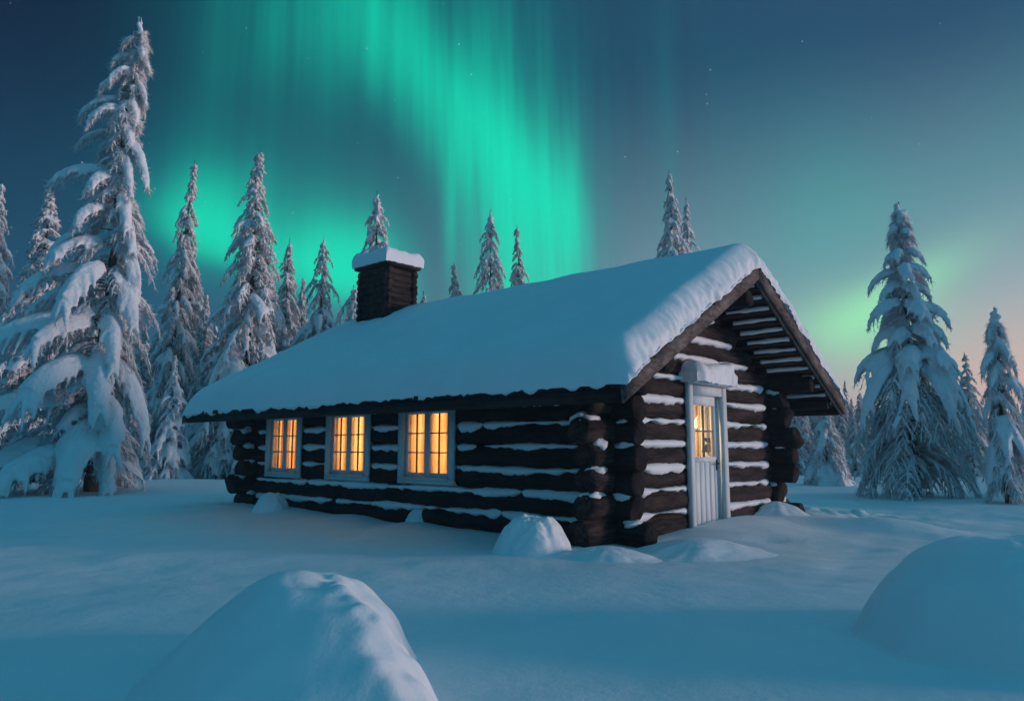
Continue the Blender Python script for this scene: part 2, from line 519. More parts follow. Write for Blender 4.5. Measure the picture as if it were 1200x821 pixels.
def snow_strip(acc, a, b, out, seed, w=.075, h=.046, gap=.3):
    """a ragged ledge of snow lying in the groove between two logs; out = outward horizontal direction"""
    a = np.array(a, float); b = np.array(b, float); L = np.linalg.norm(b - a)
    d = (b - a) / L
    pos = 0.0; r_ = np.random.default_rng(seed)
    segs = []
    while pos < L - .05:
        l = min(L - pos, r_.uniform(.7, 2.8)); segs.append((pos, pos + l)); pos += l + (r_.uniform(.03, .2) if r_.random() < gap else 0)
    for s0, s1 in segs:
        n = max(6, int((s1 - s0) / .045)); s = np.linspace(s0, s1, n)
        k = np.minimum(1, np.minimum(s - s0, s1 - s) / .12) ** .5 * .85 + .15
        hh = h * (1 + .55 * fbm(s * 1.4, s * 0 + seed, 3) + .30 * fbm(s * 6, s * 0 + seed + 5, 3, gain=.7)) * k
        ww = w * (1 + .25 * fbm(s * 2.2, s * 0 + seed + 9, 3)) * k
        p = a + d * s[:, None]; p[:, 2] += .010 * fbm(s * 1.1, s * 0 + seed + 2, 2) - (hh - h) * .4
        sides = 12; ang = np.arange(sides) / sides * 2 * PI
        jag = .28 * fbm(s[:, None] * 16 + ang[None] * 2, ang[None] + seed, 2) * (np.sin(ang) < 0)
        o = np.array(out, float)
        v = p[:, None] + (ww[:, None] * np.cos(ang))[..., None] * o + ((hh[:, None] * (1 + jag)) * np.sin(ang))[..., None] * np.array([0, 0, 1.])
        i = np.arange(n - 1)[:, None] * sides; j = np.arange(sides)[None]; j2 = (j + 1) % sides
        acc.add(v.reshape(-1, 3), np.stack([i + j, i + sides + j, i + sides + j2, i + j2], -1).reshape(-1, 4))

def blob(acc, c, rad, seed, n=9, m=14, amp=.18):
    th = np.linspace(0, PI, n); ph = np.arange(m) / m * 2 * PI
    x = np.sin(th)[:, None] * np.cos(ph); y = np.sin(th)[:, None] * np.sin(ph); z = np.cos(th)[:, None] + 0 * ph
    k = 1 + amp * fbm(x * 1.6 + seed * 3.1, y * 1.6 + z * 1.3 + seed, 3)
    v = np.stack([x * k * rad[0], y * k * rad[1], z * k * rad[2]], -1) + np.array(c)
    i = np.arange(n - 1)[:, None] * m; j = np.arange(m)[None]; j2 = (j + 1) % m
    acc.add(v.reshape(-1, 3), np.stack([i + j, i + m + j, i + m + j2, i + j2], -1).reshape(-1, 4))

# --- long walls (logs along y)
def long_wall(xc, out, holes, seed, label):
    logs, sn = Acc(), Acc()
    for k in range(8):
        z = .14 + PITCH * k
        hs = [h for h in holes if k in (2, 3, 4, 5)]
        e0 = -PRO + .17 * rng.uniform(-1, 1); e1 = LEN + PROG + .2 * rng.uniform(-.6, 1)
        if k >= 7: e0, e1 = -.50, LEN + .50
        for s0, s1 in minus([(e0, e1)], hs):
            log(logs, (xc, s0, z), (xc, s1, z), LR * rng.uniform(.90, 1.06), seed + k * 3 + s0)
        if k:
            for s0, s1 in minus([(.32, LEN - .32)], [h for h in holes if k in (3, 4, 5)]):
                g = PITCH * k - .012
                hgt = .040 if k != 1 else .052
                if k == 7: g, hgt = 1.862, .026
                snow_strip(sn, (xc + out * .095, s0 + .02, g), (xc + out * .095, s1 - .02, g), (out, 0, 0), seed * 31 + k + int(s0 * 10), .068, hgt)
        for end, sg in ((e0, -1), (e1, 1)):                # snow caught on the log ends
            if rng.random() < .75 and k < 7:
                blob(sn, (xc + rng.uniform(-.05, .05), end - sg * .17, z + LR * .84), (.12 * rng.uniform(.7, 1.2), .15 * rng.uniform(.6, 1.2), .055 * rng.uniform(.7, 1.3)), seed + k + 40 + sg, 11, 16, .4)
    w = logs.build('log_wall', M['log_y'], cabin, True)
    if label: w['label'] = label
    sn.build('snow', M['snow'], w, True)
holes = [(c - w / 2 + .05, c + w / 2 - .05) for c, w in WINS]
long_wall(.15, -1, holes, 1, 'near black log wall with three lit windows')
long_wall(WID - .15, 1, [], 2, '')

# --- gable walls (logs along x)
def gable_wall(yc, out, hole, seed, label):
    logs, sn = Acc(), Acc()
    k = 0
    while True:
        z = .17 + PITCH * k
        top = AP_Z - .16 - (z + LR * .6)
        half = top / SLOPE
        if half < .12: break
        if z < 1.95:
            e0 = -PROG + .20 * rng.uniform(-1, 1); e1 = WID + PROG + .12 * rng.uniform(-.8, 1)
        else:
            e0, e1 = max(AP_U - half, .05), min(AP_U + half, WID - .05)
        hs = [hole] if hole and k <= 6 else []
        for s0, s1 in minus([(e0, e1)], hs):
            log(logs, (s0, yc, z), (s1, yc, z), LR * rng.uniform(.90, 1.06), seed + k * 5 + s0, 18)
        if k:
            a0, a1 = (.30, WID - .30) if z < 2.0 else (e0 + .1, e1 - .1)
            for s0, s1 in minus([(a0, a1)], hs):
                g = z - PITCH / 2 - .006
                snow_strip(sn, (s0 + .02, yc + out * .098, g), (s1 - .02, yc + out * .098, g), (0, out, 0), seed * 17 + k + int(s0 * 10), .070, .044, .35)
        if z < 1.95:
            for end, sg in ((e0, -1), (e1, 1)):
                if rng.random() < .9:
                    blob(sn, (end - sg * .16, yc + rng.uniform(-.04, .04), z + LR * .84), (.17 * rng.uniform(.6, 1.1), .12 * rng.uniform(.7, 1.2), .06 * rng.uniform(.7, 1.3)), seed + k + 60 + sg, 11, 16, .4)
        k += 1
    w = logs.build('log_wall', M['log_x'], cabin, True)
    if label: w['label'] = label
    sn.build('snow', M['snow'], w, True)
gable_wall(.15, -1, (DU0, DU1), 3, 'brown gable log wall with pale blue door')
gable_wall(LEN - .15, 1, None, 4, '')

# --- pine lining, floor and ceiling inside (seen through the panes)
lin = Acc()
I0, I1, J0, J1, ZC = .31, WID - .31, .31, LEN - .31, 2.06
def lined(axis, at, th, lo, hi, holes):
    for s0, s1 in minus([(lo, hi)], [(h[0], h[1]) for h in holes]):
        if axis == 'x': lin.box(at, at + th, s0, s1, .05, ZC)
        else: lin.box(s0, s1, at, at + th, .05, ZC)
    for h0, h1, z0, z1 in holes:
        if axis == 'x':
            if z0 > .05: lin.box(at, at + th, h0, h1, .05, z0)
            lin.box(at, at + th, h0, h1, z1, ZC)
        else: lin.box(h0, h1, at, at + th, z1, ZC)
lined('x', I0, .03, J0, J1, [(h[0] + .03, h[1] - .03, WZ0 + .08, WZ1 - .08) for h in holes])
lined('x', I1 - .03, .03, J0, J1, [])
lined('y', J0 - .03, .03, I0, I1, [(DU0 + .03, DU1 - .03, .05, DZ1)])
lined('y', J1, .03, I0, I1, [])
# a row of vertical battens on the far wall and a shelf board, as in a lived-in room
for k in range(26):
    y = J0 + .15 + k * .29
    lin.box(I1 - .055, I1 - .03, y, y + .05, .06, ZC - .01)
lin.build('interior_lining', M['pine'], cabin)
a = Acc(); a.box(I0 - .2, I1 + .2, J0 - .2, J1 + .2, .0, .05); a.build('floor', M['pine'], cabin)
a = Acc(); a.box(I0 - .2, I1 + .2, J0 - .2, J1 + .2, ZC, ZC + .03); a.build('ceiling', M['pine'], cabin)
sh = Acc()
for z in (.75, 1.15, 1.55):
    sh.box(I1 - .36, I1 - .056, 4.9, 6.3, z, z + .03)
sh.box(I1 - .36, I1 - .056, 4.87, 4.9, .05, 1.75); sh.box(I1 - .36, I1 - .056, 6.3, 6.33, .05, 1.75)
r_ = np.random.default_rng(3)
for z in (.78, 1.18, 1.58):
    y = 4.95
    while y < 6.2:
        w = r_.uniform(.03, .11); h = r_.uniform(.12, .28)
        sh.box(I1 - .30, I1 - .12, y, y + w, z, z + h); y += w + r_.uniform(.01, .1)
sh.build('interior_shelf', M['pine'], cabin)

# --- windows
def window(c, w, lab):
    y0, y1 = c - w / 2, c + w / 2
    f = Acc(); cw = .115; X0, X1 = -.045, -.005
    f.box(X0, X1, y0, y1, WZ1 - cw, WZ1, .008); f.box(X0, X1, y0, y1, WZ0, WZ0 + cw * .7, .008)
    f.box(X0 + .002, X1, y0, y0 + cw, WZ0 + cw * .7, WZ1 - cw, .008); f.box(X0 + .002, X1, y1 - cw, y1, WZ0 + cw * .7, WZ1 - cw, .008)
    a0, a1, b0, b1 = y0 + cw, y1 - cw, WZ0 + cw * .7, WZ1 - cw        # lining boards of the opening
    f.box(X1, .33, a0 - .05, a0, b0 - .04, b1 + .04); f.box(X1, .33, a1, a1 + .05, b0 - .04, b1 + .04)
    f.box(X1, .33, a0, a1, b1, b1 + .05); f.box(X1, .33, a0, a1, b0 - .05, b0)
    fr = f.build('window', M['casing'], cabin)
    fr['label'] = lab
    s = Acc(); s.box(-.07, -.047, y0 + .10, y1 - .10, WZ0 + .055, WZ0 + .095, .006); s.build('sill', M['casing'], fr)
    mid = (a0 + a1) / 2
    for q0, q1 in ((a0 + .002, mid - .002), (mid + .002, a1 - .002)):
        sa = Acc(); st = .052; S0, S1 = .0, .035
        sa.box(S0, S1, q0, q0 + st, b0 + .002, b1 - .002, .005); sa.box(S0, S1, q1 - st, q1, b0 + .002, b1 - .002, .005)
        sa.box(S0 + .002, S1, q0 + st, q1 - st, b0 + .002, b0 + .075, .004); sa.box(S0 + .002, S1, q0 + st, q1 - st, b1 - .065, b1 - .002, .004)
        sa.build('sash', M['casing'], fr)
        g0, g1, h0, h1 = q0 + st, q1 - st, b0 + .075, b1 - .065
        mu = Acc(); tw = .009
        gm = (g0 + g1) / 2
        mu.box(.006, .030, gm - tw, gm + tw, h0, h1)
        for z in (h0 + (h1 - h0) * .34, h0 + (h1 - h0) * .67):
            mu.box(.008, .028, g0, gm - tw, z - tw, z + tw); mu.box(.008, .028, gm + tw, g1, z - tw, z + tw)
        mu.build('muntin', M['muntin'], fr)
        pn = Acc(); pn.box(.016, .020, g0, g1, h0, h1); pn.build('pane', M['glass'], fr)
    # sheer curtains drawn behind the panes
    mid = (a0 + a1) / 2
    for y0_, y1_ in ((a0 + .003, mid - .002), (mid + .002, a1 - .003)):
        cu = Acc(); n = 70
        yy = np.linspace(y0_, y1_, n); zz = np.linspace(b0 + .004, b1 - .004, 8)
        P = np.zeros((n, 8, 3))
        P[..., 0] = .115 + (.010 * np.sin(yy * 60 + c) + .012 * fbm(yy * 9 + c, yy * 0, 2))[:, None]
        P[..., 1] = yy[:, None]; P[..., 2] = zz[None]
        cu.grid(P)
        cu.build('curtain', M['curtain'], fr, True)
window(*WINS[0], 'lit window nearest the log corner')
window(*WINS[1], 'lit window between the other two')
window(*WINS[2], 'lit window at the far end of the wall')

# --- door
f = Acc(); Y0, Y1 = -.055, .0
f.box(DU0 - .08, DU0 + .03, Y0, Y1, .02, DZ1 + .12, .008); f.box(DU1 - .03, DU1 + .10, Y0, Y1, .02, DZ1 + .12, .008)
f.box(DU0 + .03, DU1 - .03, Y0 + .002, Y1, DZ1 - .01, DZ1 + .12, .008)
f.box(DU0 - .02, DU0 + .03, Y1, .32, .02, DZ1 + .03); f.box(DU1 - .03, DU1 + .02, Y1, .32, .02, DZ1 + .03)
f.box(DU0 + .03, DU1 - .03, Y1, .32, DZ1 - .01, DZ1 + .03)
f.box(DU0 + .02, DU0 + .06, .083, .11, .04, DZ1 + .003); f.box(DU1 - .06, DU1 - .02, .083, .11, .04, DZ1 + .003); f.box(DU0 + .06, DU1 - .06, .083, .11, DZ1 - .045, DZ1 + .005); f.box(DU0 + .06, DU1 - .06, .083, .11, .04, .07)
D0, D1, DY = DU0 + .033, DU1 - .033, .03
d = Acc()
GW0, GW1, GZ0, GZ1 = DU0 + .21, DU1 - .15, .98, 1.66
pl = np.linspace(D0, D1, 7)
for i in range(6):                                   # vertical boards below the panes
    d.box(pl[i] + .001, pl[i + 1] - .001, DY, DY + .04, .06, GZ0 - .07, .0025)
d.box(D0, D1, DY + .012, DY + .05, .06, GZ0 - .07)
d.box(D0, D1, DY - .004, DY + .045, GZ0 - .07, GZ0, .006); d.box(D0, D1, DY - .004, DY + .045, GZ1, DZ1 - .014, .006)
d.box(D0, GW0, DY - .002, DY + .045, GZ0, GZ1, .006); d.box(GW1, D1, DY - .002, DY + .045, GZ0, GZ1, .006)
door = d.build('door', M['door'], cabin)
door['label'] = 'pale blue plank door with four lit panes'
f.build('door_frame', M['casing'], door)
mu = Acc(); gm = (GW0 + GW1) / 2; zm = (GZ0 + GZ1) / 2; tw = .011
mu.box(gm - tw, gm + tw, DY + .004, DY + .034, GZ0, GZ1)
mu.box(GW0, gm - tw, DY + .006, DY + .032, zm - tw, zm + tw); mu.box(gm + tw, GW1, DY + .006, DY + .032, zm - tw, zm + tw)
mu.build('muntin', M['muntin'], door)
pn = Acc(); pn.box(GW0, GW1, DY + .018, DY + .022, GZ0, GZ1); pn.build('pane', M['glass'], door)
ha = Acc(); ha.box(D1 - .075, D1 - .045, DY - .012, DY - .004, .80, .94, .003)
ha.tube([(D1 - .06, DY - .012, .89), (D1 - .06, DY - .05, .89), (D1 - .10, DY - .055, .888), (D1 - .16, DY - .055, .885)], .009, 8)
ha.build('handle', M['iron'], door, True)
# lintel board and its cushion of snow
lt = Acc(); lt.box(DU0 - .11, DU1 + .09, -.19, -.003, DZ1 + .122, DZ1 + .155, .006); lt.build('lintel_board', M['casing'], door)
def cushion(name, x0, x1, y0, y1, z0, hgt, seed, parent, rad=.11, amp=.02, res=.03, over=.03):
    """a soft slab of snow with rounded rim"""
    def samp(a, b):
        e = rad * (1 - np.cos(np.linspace(0, PI / 2, 7)))
        n = max(2, int((b - a - 2 * rad) / res))
        return np.concatenate([a + e, np.linspace(a + rad, b - rad, n + 1)[1:-1], (b - e)[::-1]])
    xs, ys = samp(x0 - over, x1 + over), samp(y0 - over, y1 + over)
    Xg, Yg = np.meshgrid(xs, ys, indexing='ij')
    ex = np.minimum(Xg - xs[0], xs[-1] - Xg); ey = np.minimum(Yg - ys[0], ys[-1] - Yg)
    fx = np.sqrt(np.clip(1 - (1 - np.minimum(ex / rad, 1)) ** 2, 0, 1)); fy = np.sqrt(np.clip(1 - (1 - np.minimum(ey / rad, 1)) ** 2, 0, 1))
    H = hgt * (1 + .16 * fbm(Xg * 2.2, Yg * 2.2, 3, seed))
    Z = z0 + H * (.34 + .66 * (fx * fy) ** .7)
    dxn = amp * fbm(Xg * 5, Z * 5 + Yg * 5, 3, seed + 2)
    P = np.stack([Xg + dxn, Yg + amp * fbm(Xg * 5 + 9, Z * 5, 3, seed + 5), Z], -1)
    a = Acc(); a.grid(P)
    rim = np.concatenate([P[:, 0], P[-1, 1:], P[::-1, -1][1:], P[0, ::-1][1:]])
    low = rim.copy(); low[:, 2] = z0 - .012 - .02 * np.abs(fbm(np.arange(len(rim)) * .45, 0, 2, seed))
    low[:, :2] = (low[:, :2] - rim[:, :2].mean(0)) * .985 + rim[:, :2].mean(0)
    a.grid(np.stack([low, rim], 0))
    cen = np.repeat([low.mean(0) + (0, 0, .02)], len(low), 0); a.grid(np.stack([cen, low], 0))
    return a.build(name, M['snow'], parent, True)
cushion('snow', DU0 - .13, DU1 + .08, -.22, -.005, DZ1 + .157, .27, 3, door, .13, .035)

# --- roof: boarded deck, soffit battens, barge boards, beams
rf = Acc()
def slab(acc, u0, u1, v0, v1, t0, t1):
    """a piece following the roof slope, from t0 to t1 below the deck top"""
    v = [(u, y, float(deck(u)) - t) for t in (t1, t0) for y in (v0, v1) for u in (u0, u1)]
    acc.add(v, [(0, 2, 3, 1), (4, 5, 7, 6), (0, 1, 5, 4), (2, 6, 7, 3), (0, 4, 6, 2), (1, 3, 7, 5)])
slab(rf, EAVE0 + .05, AP_U, VG0 + .03, VG1, 0, .08); slab(rf, AP_U, EAVE1 - .05, VG0 + .03, VG1, 0, .08)
# ragged shingle ends along the eaves
r_ = np.random.default_rng(8)
y = VG0 + .02
while y < VG1:
    w = r_.uniform(.10, .2); e = r_.uniform(-.02, .02); lift = 0.0
    for s in (0, 1):
        u0, u1 = (EAVE0 - e, EAVE0 + .3) if not s else (EAVE1 - .3, EAVE1 + e)
        v = [(u, yy, float(deck(u)) - t) for t in (.055, -.006 - lift) for yy in (y, min(y + w, VG1)) for u in (u0, u1)]
        rf.add(v, [(0, 2, 3, 1), (4, 5, 7, 6), (0, 1, 5, 4), (2, 6, 7, 3), (0, 4, 6, 2), (1, 3, 7, 5)])
    y += w + .006
roof = rf.build('roof', M['board_y'], cabin)
fa = Acc()
for u0, u1 in ((EAVE0 + .02, EAVE0 + .06), (EAVE1 - .06, EAVE1 - .02)):
    zt = float(deck((u0 + u1) / 2)) - .082; fa.box(u0, u1, VG0 + .03, VG1, zt - .13, zt, .006)
fa.build('fascia_board', M['board_y'], roof)
so, fs = Acc(), Acc()
for side in (-1, 1):
    nb = 13
    for k in range(nb):
        s = .16 + k * (2.86 / nb)
        u = AP_U + side * s; z = float(deck(u)) - .083
        zb = -.075
        v0, v1 = VG0 + .035, .16
        c_ = math.cos(math.atan(SLOPE)); s_ = math.sin(math.atan(SLOPE)) * -side
        so.box(u - .055, u + .055, v0, v1, z + zb - .02, z + .02)
        # frost lying on the lower lip of each batten
        n = 20; yy = np.linspace(v0 + .02, v1 - .2, n)
        pts = np.stack([np.full(n, u - side * .062), yy, np.full(n, z - .045) + .004 * fbm(yy * 4, yy * 0 + k, 2)], -1)
        fs.tube(pts, .030 * (1 + .25 * fbm(yy * 6, yy * 0 + k * 3 + side, 2)), 8)
so.build('soffit_batten', M['board_y'], roof)
fs.build('frost', M['snow'], roof, True)
bm_ = Acc()
for u, zt in ((.15, 2.05), (WID - .15, 2.05), (AP_U, 3.06)):
    log(bm_, (u, VG0 + .10, zt), (u, VG1 - .15, zt), .13, int(u * 10))
log(bm_, (WID + .42, VG0 + .08, float(deck(WID + .42)) - .22), (WID + .42, VG1 - .2, float(deck(WID + .42)) - .22), .09, 77)
bm_.build('roof_beam', M['log_y'], roof, True)
for end, vb in ((0, VG0 - .055), (1, VG1)):
    for u0, u1 in ((EAVE0 - .02, AP_U), (AP_U, EAVE1 + .02)):
        bb = Acc(); n = 14; us = np.linspace(u0, u1, n)
        for (o0, o1, d0, d1) in ((0, .045, -.02, .165), (.045, .075, .03, .20)):
            ring = []
            for uu in us:
                zt = float(deck(uu))
                ring.append([(uu, vb + o0, zt - d0), (uu, vb + o1, zt - d0), (uu, vb + o1, zt - d1), (uu, vb + o0, zt - d1)])
            ring = np.array(ring); v = ring.reshape(-1, 3)
            q = [(k * 4 + i, k * 4 + (i + 1) % 4, k * 4 + 4 + (i + 1) % 4, k * 4 + 4 + i) for k in range(n - 1) for i in range(4)]
            q += [(3, 2, 1, 0), tuple((n - 1) * 4 + i for i in range(4))]
            bb.add(v, q)
        bb.build('barge_board', M['barge'], roof)

# --- the thick blanket of snow on the roof
def roof_blanket():
    RAD, T = .27, .37
    e = RAD * (1 - np.cos(np.linspace(0, PI / 2, 16)))
    u0, u1, v0, v1 = EAVE0 - .03, EAVE1 + .03, VG0 - .045, VG1 + .07
    us = np.concatenate([u0 + e, np.arange(u0 + RAD + .03, u1 - RAD - .015, .026), (u1 - e)[::-1]])
    vs = np.concatenate([v0 + e, np.arange(v0 + RAD + .05, v1 - RAD - .03, .06), (v1 - e)[::-1]])
    Ug, Vg = np.meshgrid(us, vs, indexing='ij')
    eu = np.minimum(Ug - u0, u1 - Ug); ev = np.minimum(Vg - v0, v1 - Vg)
    fu = np.sqrt(np.clip(1 - (1 - np.minimum(eu / RAD, 1)) ** 2, 0, 1)); fv = np.sqrt(np.clip(1 - (1 - np.minimum(ev / RAD, 1)) ** 2, 0, 1))
    base = AP_Z - SLOPE * np.sqrt((Ug - AP_U) ** 2 + .12 ** 2) + .05           # softened ridge
    th = T * (1 + .08 * fbm(Ug * .7, Vg * .35, 3, 21) + .03 * fbm(Ug * 2.4, Vg * 2.0, 3, 22))
    # the far end is wind-worn and rounder
    far = sstep(Vg, 7.0, VG1 + .05) * .32
    th = th * (1 - far)
    prof = fu * .9 * fv + .1 * np.minimum(fu, fv)
    Z = base + th * prof - .05 * (1 - fu) - .04 * (1 - fv)
    Vd = Vg.copy(); Ud = Ug.copy()
    # vertical flutes where the snow hangs over the gable verge
    edge = np.exp(-(Vg - v0) / .08)
    wq = .9 * fbm(Ug * 1.6, Z * 1.2, 2, 24)
    flut = .030 * fbm(Ug * 4.2 + wq, Z * 3.2, 4, 25, .65) + .012 * fbm(Ug * 21 + wq * 3, Z * 9, 3, 26, .7)
    Vd -= edge * (flut + .03)
    edge_e = np.exp(-(Ug - u0) / .08)
    Ud -= edge_e * (.025 * fbm(Vg * 2.5, Z * 0, 3, 27))
    Z -= edge * .02 * np.abs(fbm(Ug * 7, Ug * 0, 3, 28)) - edge * .03
    P = np.stack([Ud, Vd, Z], -1)
    a = Acc(); a.grid(P[:, ::-1])
    rim = np.concatenate([P[:, 0], P[-1, 1:], P[::-1, -1][1:], P[0, ::-1][1:]])
    low = rim.copy()
    nr = len(rim); s = np.concatenate([[0], np.cumsum(np.linalg.norm(np.diff(rim, axis=0), axis=1))])
    gab = sstep(low[:, 1], VG0 + .3, VG0 - .02)
    low[:, 2] -= (-.01 + .06 * np.abs(fbm(s * 3.2, s * 0, 4, 31, .6)) + .035 * np.clip(fbm(s * 2.2, s * 0, 2, 33), 0, 1)) * (1 - .75 * gab) - .035 * gab
    inn = low.copy(); c = np.array([AP_U, 4.0, 0])
    inn[:, 0] += np.sign(c[0] - inn[:, 0]) * .12 * (np.abs(inn[:, 0] - AP_U) > 2.5); inn[:, 1] += np.sign(c[1] - inn[:, 1]) * .10 * (np.abs(inn[:, 1] - 4) > 4)
    inn[:, 2] = deck(inn[:, 0]) + .004
    a.grid(np.stack([rim, low, inn], 0))
    return a.build('roof_snow', M['roof_snow'], roof, True)
roof_blanket()
# --- chimney of stacked dark timbers near the far end of the ridge
ch = Acc()
KU0, KU1, KV0, KV1 = 1.58, 2.30, 6.10, 6.98
z = 3.1; i = 0
while z < 4.46:
    j = .012 * math.sin(i * 2.4)
    for (x0, x1, y0, y1) in ((KU0, KU1, KV0, KV0 + .12), (KU0, KU1, KV1 - .12, KV1)):
        log(ch, (x0 - .02 + j, (y0 + y1) / 2, z), (x1 + .02 + j, (y0 + y1) / 2, z), .068, i * 3 + y0, 12)
    for (x0, x1, y0, y1) in ((KU0, KU0 + .12, KV0, KV1), (KU1 - .12, KU1, KV0, KV1)):
        log(ch, ((x0 + x1) / 2, y0 - .02 - j, z + .02), ((x0 + x1) / 2, y1 + .02 - j, z + .02), .066, i * 5 + x0, 12)
    z += .118; i += 1
ch.box(KU0 + .1, KU1 - .1, KV0 + .1, KV1 - .1, 3.0, 4.5)
ch.box(KU0 - .06, KU1 + .06, KV0 - .06, KV1 + .06, 4.50, 4.57, .015)
chim = ch.build('chimney', M['log_x'], cabin, True)
cushion('snow', KU0 - .07, KU1 + .07, KV0 - .07, KV1 + .07, 4.575, .25, 9, chim, .10, .012)

# --- hanging lamp inside, lit
lampo = empty('ceiling_lamp', (*to_world(3.45, .74), 1.42), CROT)
tag(lampo, 'small lit lamp hanging inside behind the door panes', 'lamp')
s_ = Acc(); tt = np.linspace(0, 1, 9)
s_.tube(np.stack([tt * 0, tt * 0, tt * .20 - .02], -1), .15 - .09 * tt ** 1.3, 16, cap=False, upv=(0, 1, 0)); s_.build('lamp_shade', M['shade'], lampo, True)
s_ = Acc(); s_.tube([(0, 0, .18), (0, 0, .64)], .006, 6, upv=(0, 1, 0)); s_.build('cord', M['iron'], lampo)
for k, (u, v, p) in enumerate(((2.5, 2.6, 300), (2.5, 4.6, 300), (2.5, 6.6, 300), (3.0, 1.2, 120))):
    L = bpy.data.lights.new('room_light', 'POINT'); L.energy = p; L.color = (1, .62, .33); L.shadow_soft_size = .2
    o = bpy.data.objects.new('room_light', L); COL.objects.link(o)
    wx, wy = to_world(u, v); o.location = (wx, wy, 1.75)

# ------------------------------------------------------------------ snow mounds
def mound(cx, cy, rx, ry, h, seed, label, p=1.7, rough=.03, skew=(0, 0), rot=0.0, group=None, res=96, shape=None, mat='snow', bell=False, tail=0.0):
    rho = np.linspace(0, 1.45 if tail else 1.12, int(res * .6)); th = np.linspace(0, 2 * PI, res + 1)
    Rg, Tg = np.meshgrid(rho, th, indexing='ij')
    k = 1 + (.12 if p < 3.3 else .05) * fbm(np.cos(Tg) * 1.2 + seed, np.sin(Tg) * 1.2 + seed * 2, 3)
    x = Rg * np.cos(Tg) * rx * k; y = Rg * np.sin(Tg) * ry * k
    prof = np.clip(1 - np.minimum(Rg, 1) ** p, 0, 1)
    if bell: prof = np.clip(1 - np.minimum(Rg, 1) ** 2, 0, 1) ** 2
    z = h * (prof ** .92) - .22 * np.clip(Rg - .93, 0, 1) / .19 * 1.0
    if tail:                                       # the foot of the drift runs out into the ground
        z = h * prof ** .92; tl = tail * h * np.clip((1.42 - Rg) / .5, 0, 1) ** 2
        z = .5 * (z + tl + np.sqrt((z - tl) ** 2 + (.05 * h) ** 2)) - .05 - .15 * np.clip(Rg - 1.38, 0, 1)
    sx = skew[0] * (z / h); sy = skew[1] * (z / h)
    x = x + sx; y = y + sy
    n = fbm(x * 2.6 / max(rx, .3) + seed * 5, y * 2.6 / max(ry, .3) + z * 2, 4, seed)
    z = z + rough * n * np.clip(prof * 3, 0, 1)
    if shape is not None: x, y, z = shape(x, y, z, prof)
    c, s = math.cos(rot), math.sin(rot)
    P = np.stack([x * c - y * s, x * s + y * c, z], -1)
    P[..., 2] += ground_z(P[..., 0] + cx, P[..., 1] + cy) - gz(cx, cy)
    a = Acc(); a.grid(P)
    o = a.build('snow_mound', M[mat], None, True)
    o.location = (cx, cy, gz(cx, cy) - .01)
    tag(o, label, 'snow mound', group)
    return o
def crested_mound(cx, cy, h, wl, wr, wn, wf, label):
    """a drift with a crest running towards the viewer: long smooth western slope, rounder wind-combed eastern one"""
    n = 170
    xs = np.linspace(-wl * 1.35, wr * 1.25 + .75, n + 40); ys = np.linspace(-wn * 1.2, wf * 1.2, n)
    X_, Y_ = np.meshgrid(xs, ys, indexing='ij')
    xc = -.09 - .50 * np.minimum(Y_, 0) + .03 * np.sin(Y_ * 7 + 1) + .02 * fbm(Y_ * 4, Y_ * 0, 2, 61)
    d = X_ - xc
    wy = np.where(Y_ < 0, wn, wf)
    wrr = np.maximum(wr + .15 * np.minimum(Y_, 0), .3)
    d0 = d; d = np.sign(d) * (np.sqrt(d * d + .09 ** 2) - .09)
    tx = np.where(d < 0, -d / (wl + xc * .75), d / wrr)
    ty = np.abs(Y_) / wy
    pl = 1 - np.where(d < 0, tx ** 1.3, tx ** 1.65)
    py = 1 - ty ** np.where(Y_ < 0, 2.4, 2.0)
    z = h * (1 - ((1 - pl).clip(0) ** 1.25 + (1 - py).clip(0) ** 1.25) ** (1 / 1.25))
    z = np.maximum(z, -.12 - .02 * (tx + ty))
    up = np.clip(z / h, 0, 1)
    e = sstep(d, -.02, .16) * np.clip(up * 4, 0, 1)
    z = z + e * (.062 * fbm(X_ * 3.0 + .3, Y_ * 3.4, 3, 51) + .022 * (1 - 2 * np.abs(fbm(X_ * 2.2 + 3, Y_ * 4.5, 2, 52))) - .012)
    z = z + .022 * fbm(X_ * 2.0, Y_ * 2.0, 3, 55) * np.clip(up * 3, 0, 1)
    a = Acc(); a.grid(np.stack([X_, Y_, z], -1))
    o = a.build('snow_mound', M['snow'], None, True)
    o.location = (cx, cy, gz(cx, cy) - .01)
    tag(o, label, 'snow mound')
crested_mound(-1.06, 4.0, .50, .66, .56, 1.3, .7, 'large foreground snow mound with wind-carved bright flank')
mound(3.22, 4.45, 1.16, 1.0, .62, 2, 'broad smooth foreground mound of shadowed snow near the right frame edge', 4.6, .034, (.05, .05), res=160, tail=.13)
mound(.24, 8.02, .42, .36, .40, 3, 'rough heap of snow against the long wall beside the log corner', 1.7, .05)
mound(-1.28, 10.75, .25, .22, .22, 4, 'small round snow lump on the wall foot under the nearest window', 2.2, .02)
mound(-3.9, 12.35, .30, .24, .27, 5, 'small snow lump at the wall foot under the farthest window', 2.2, .03)
mound(.98, 7.72, .60, .40, .12, 6, 'low smooth drift at the foot of the stacked log ends', 1.9, .008, bell=True)
mound(1.98, 8.10, .95, .55, .16, 7, 'long low drift of snow beside the door wall', 1.8, .01, rot=.3, bell=True)
mound(3.9, 11.2, .5, .34, .2, 8, 'little snow drift right of the door at the wall foot', 2.0, .012, bell=True)

# ------------------------------------------------------------------ snow-laden spruces
def bez(p0, p1, p2, t):
    t = np.asarray(t)[:, None]
    return p0 * (1 - t) ** 2 + p1 * 2 * t * (1 - t) + p2 * t ** 2
ZUP = np.array([0, 0, 1.])

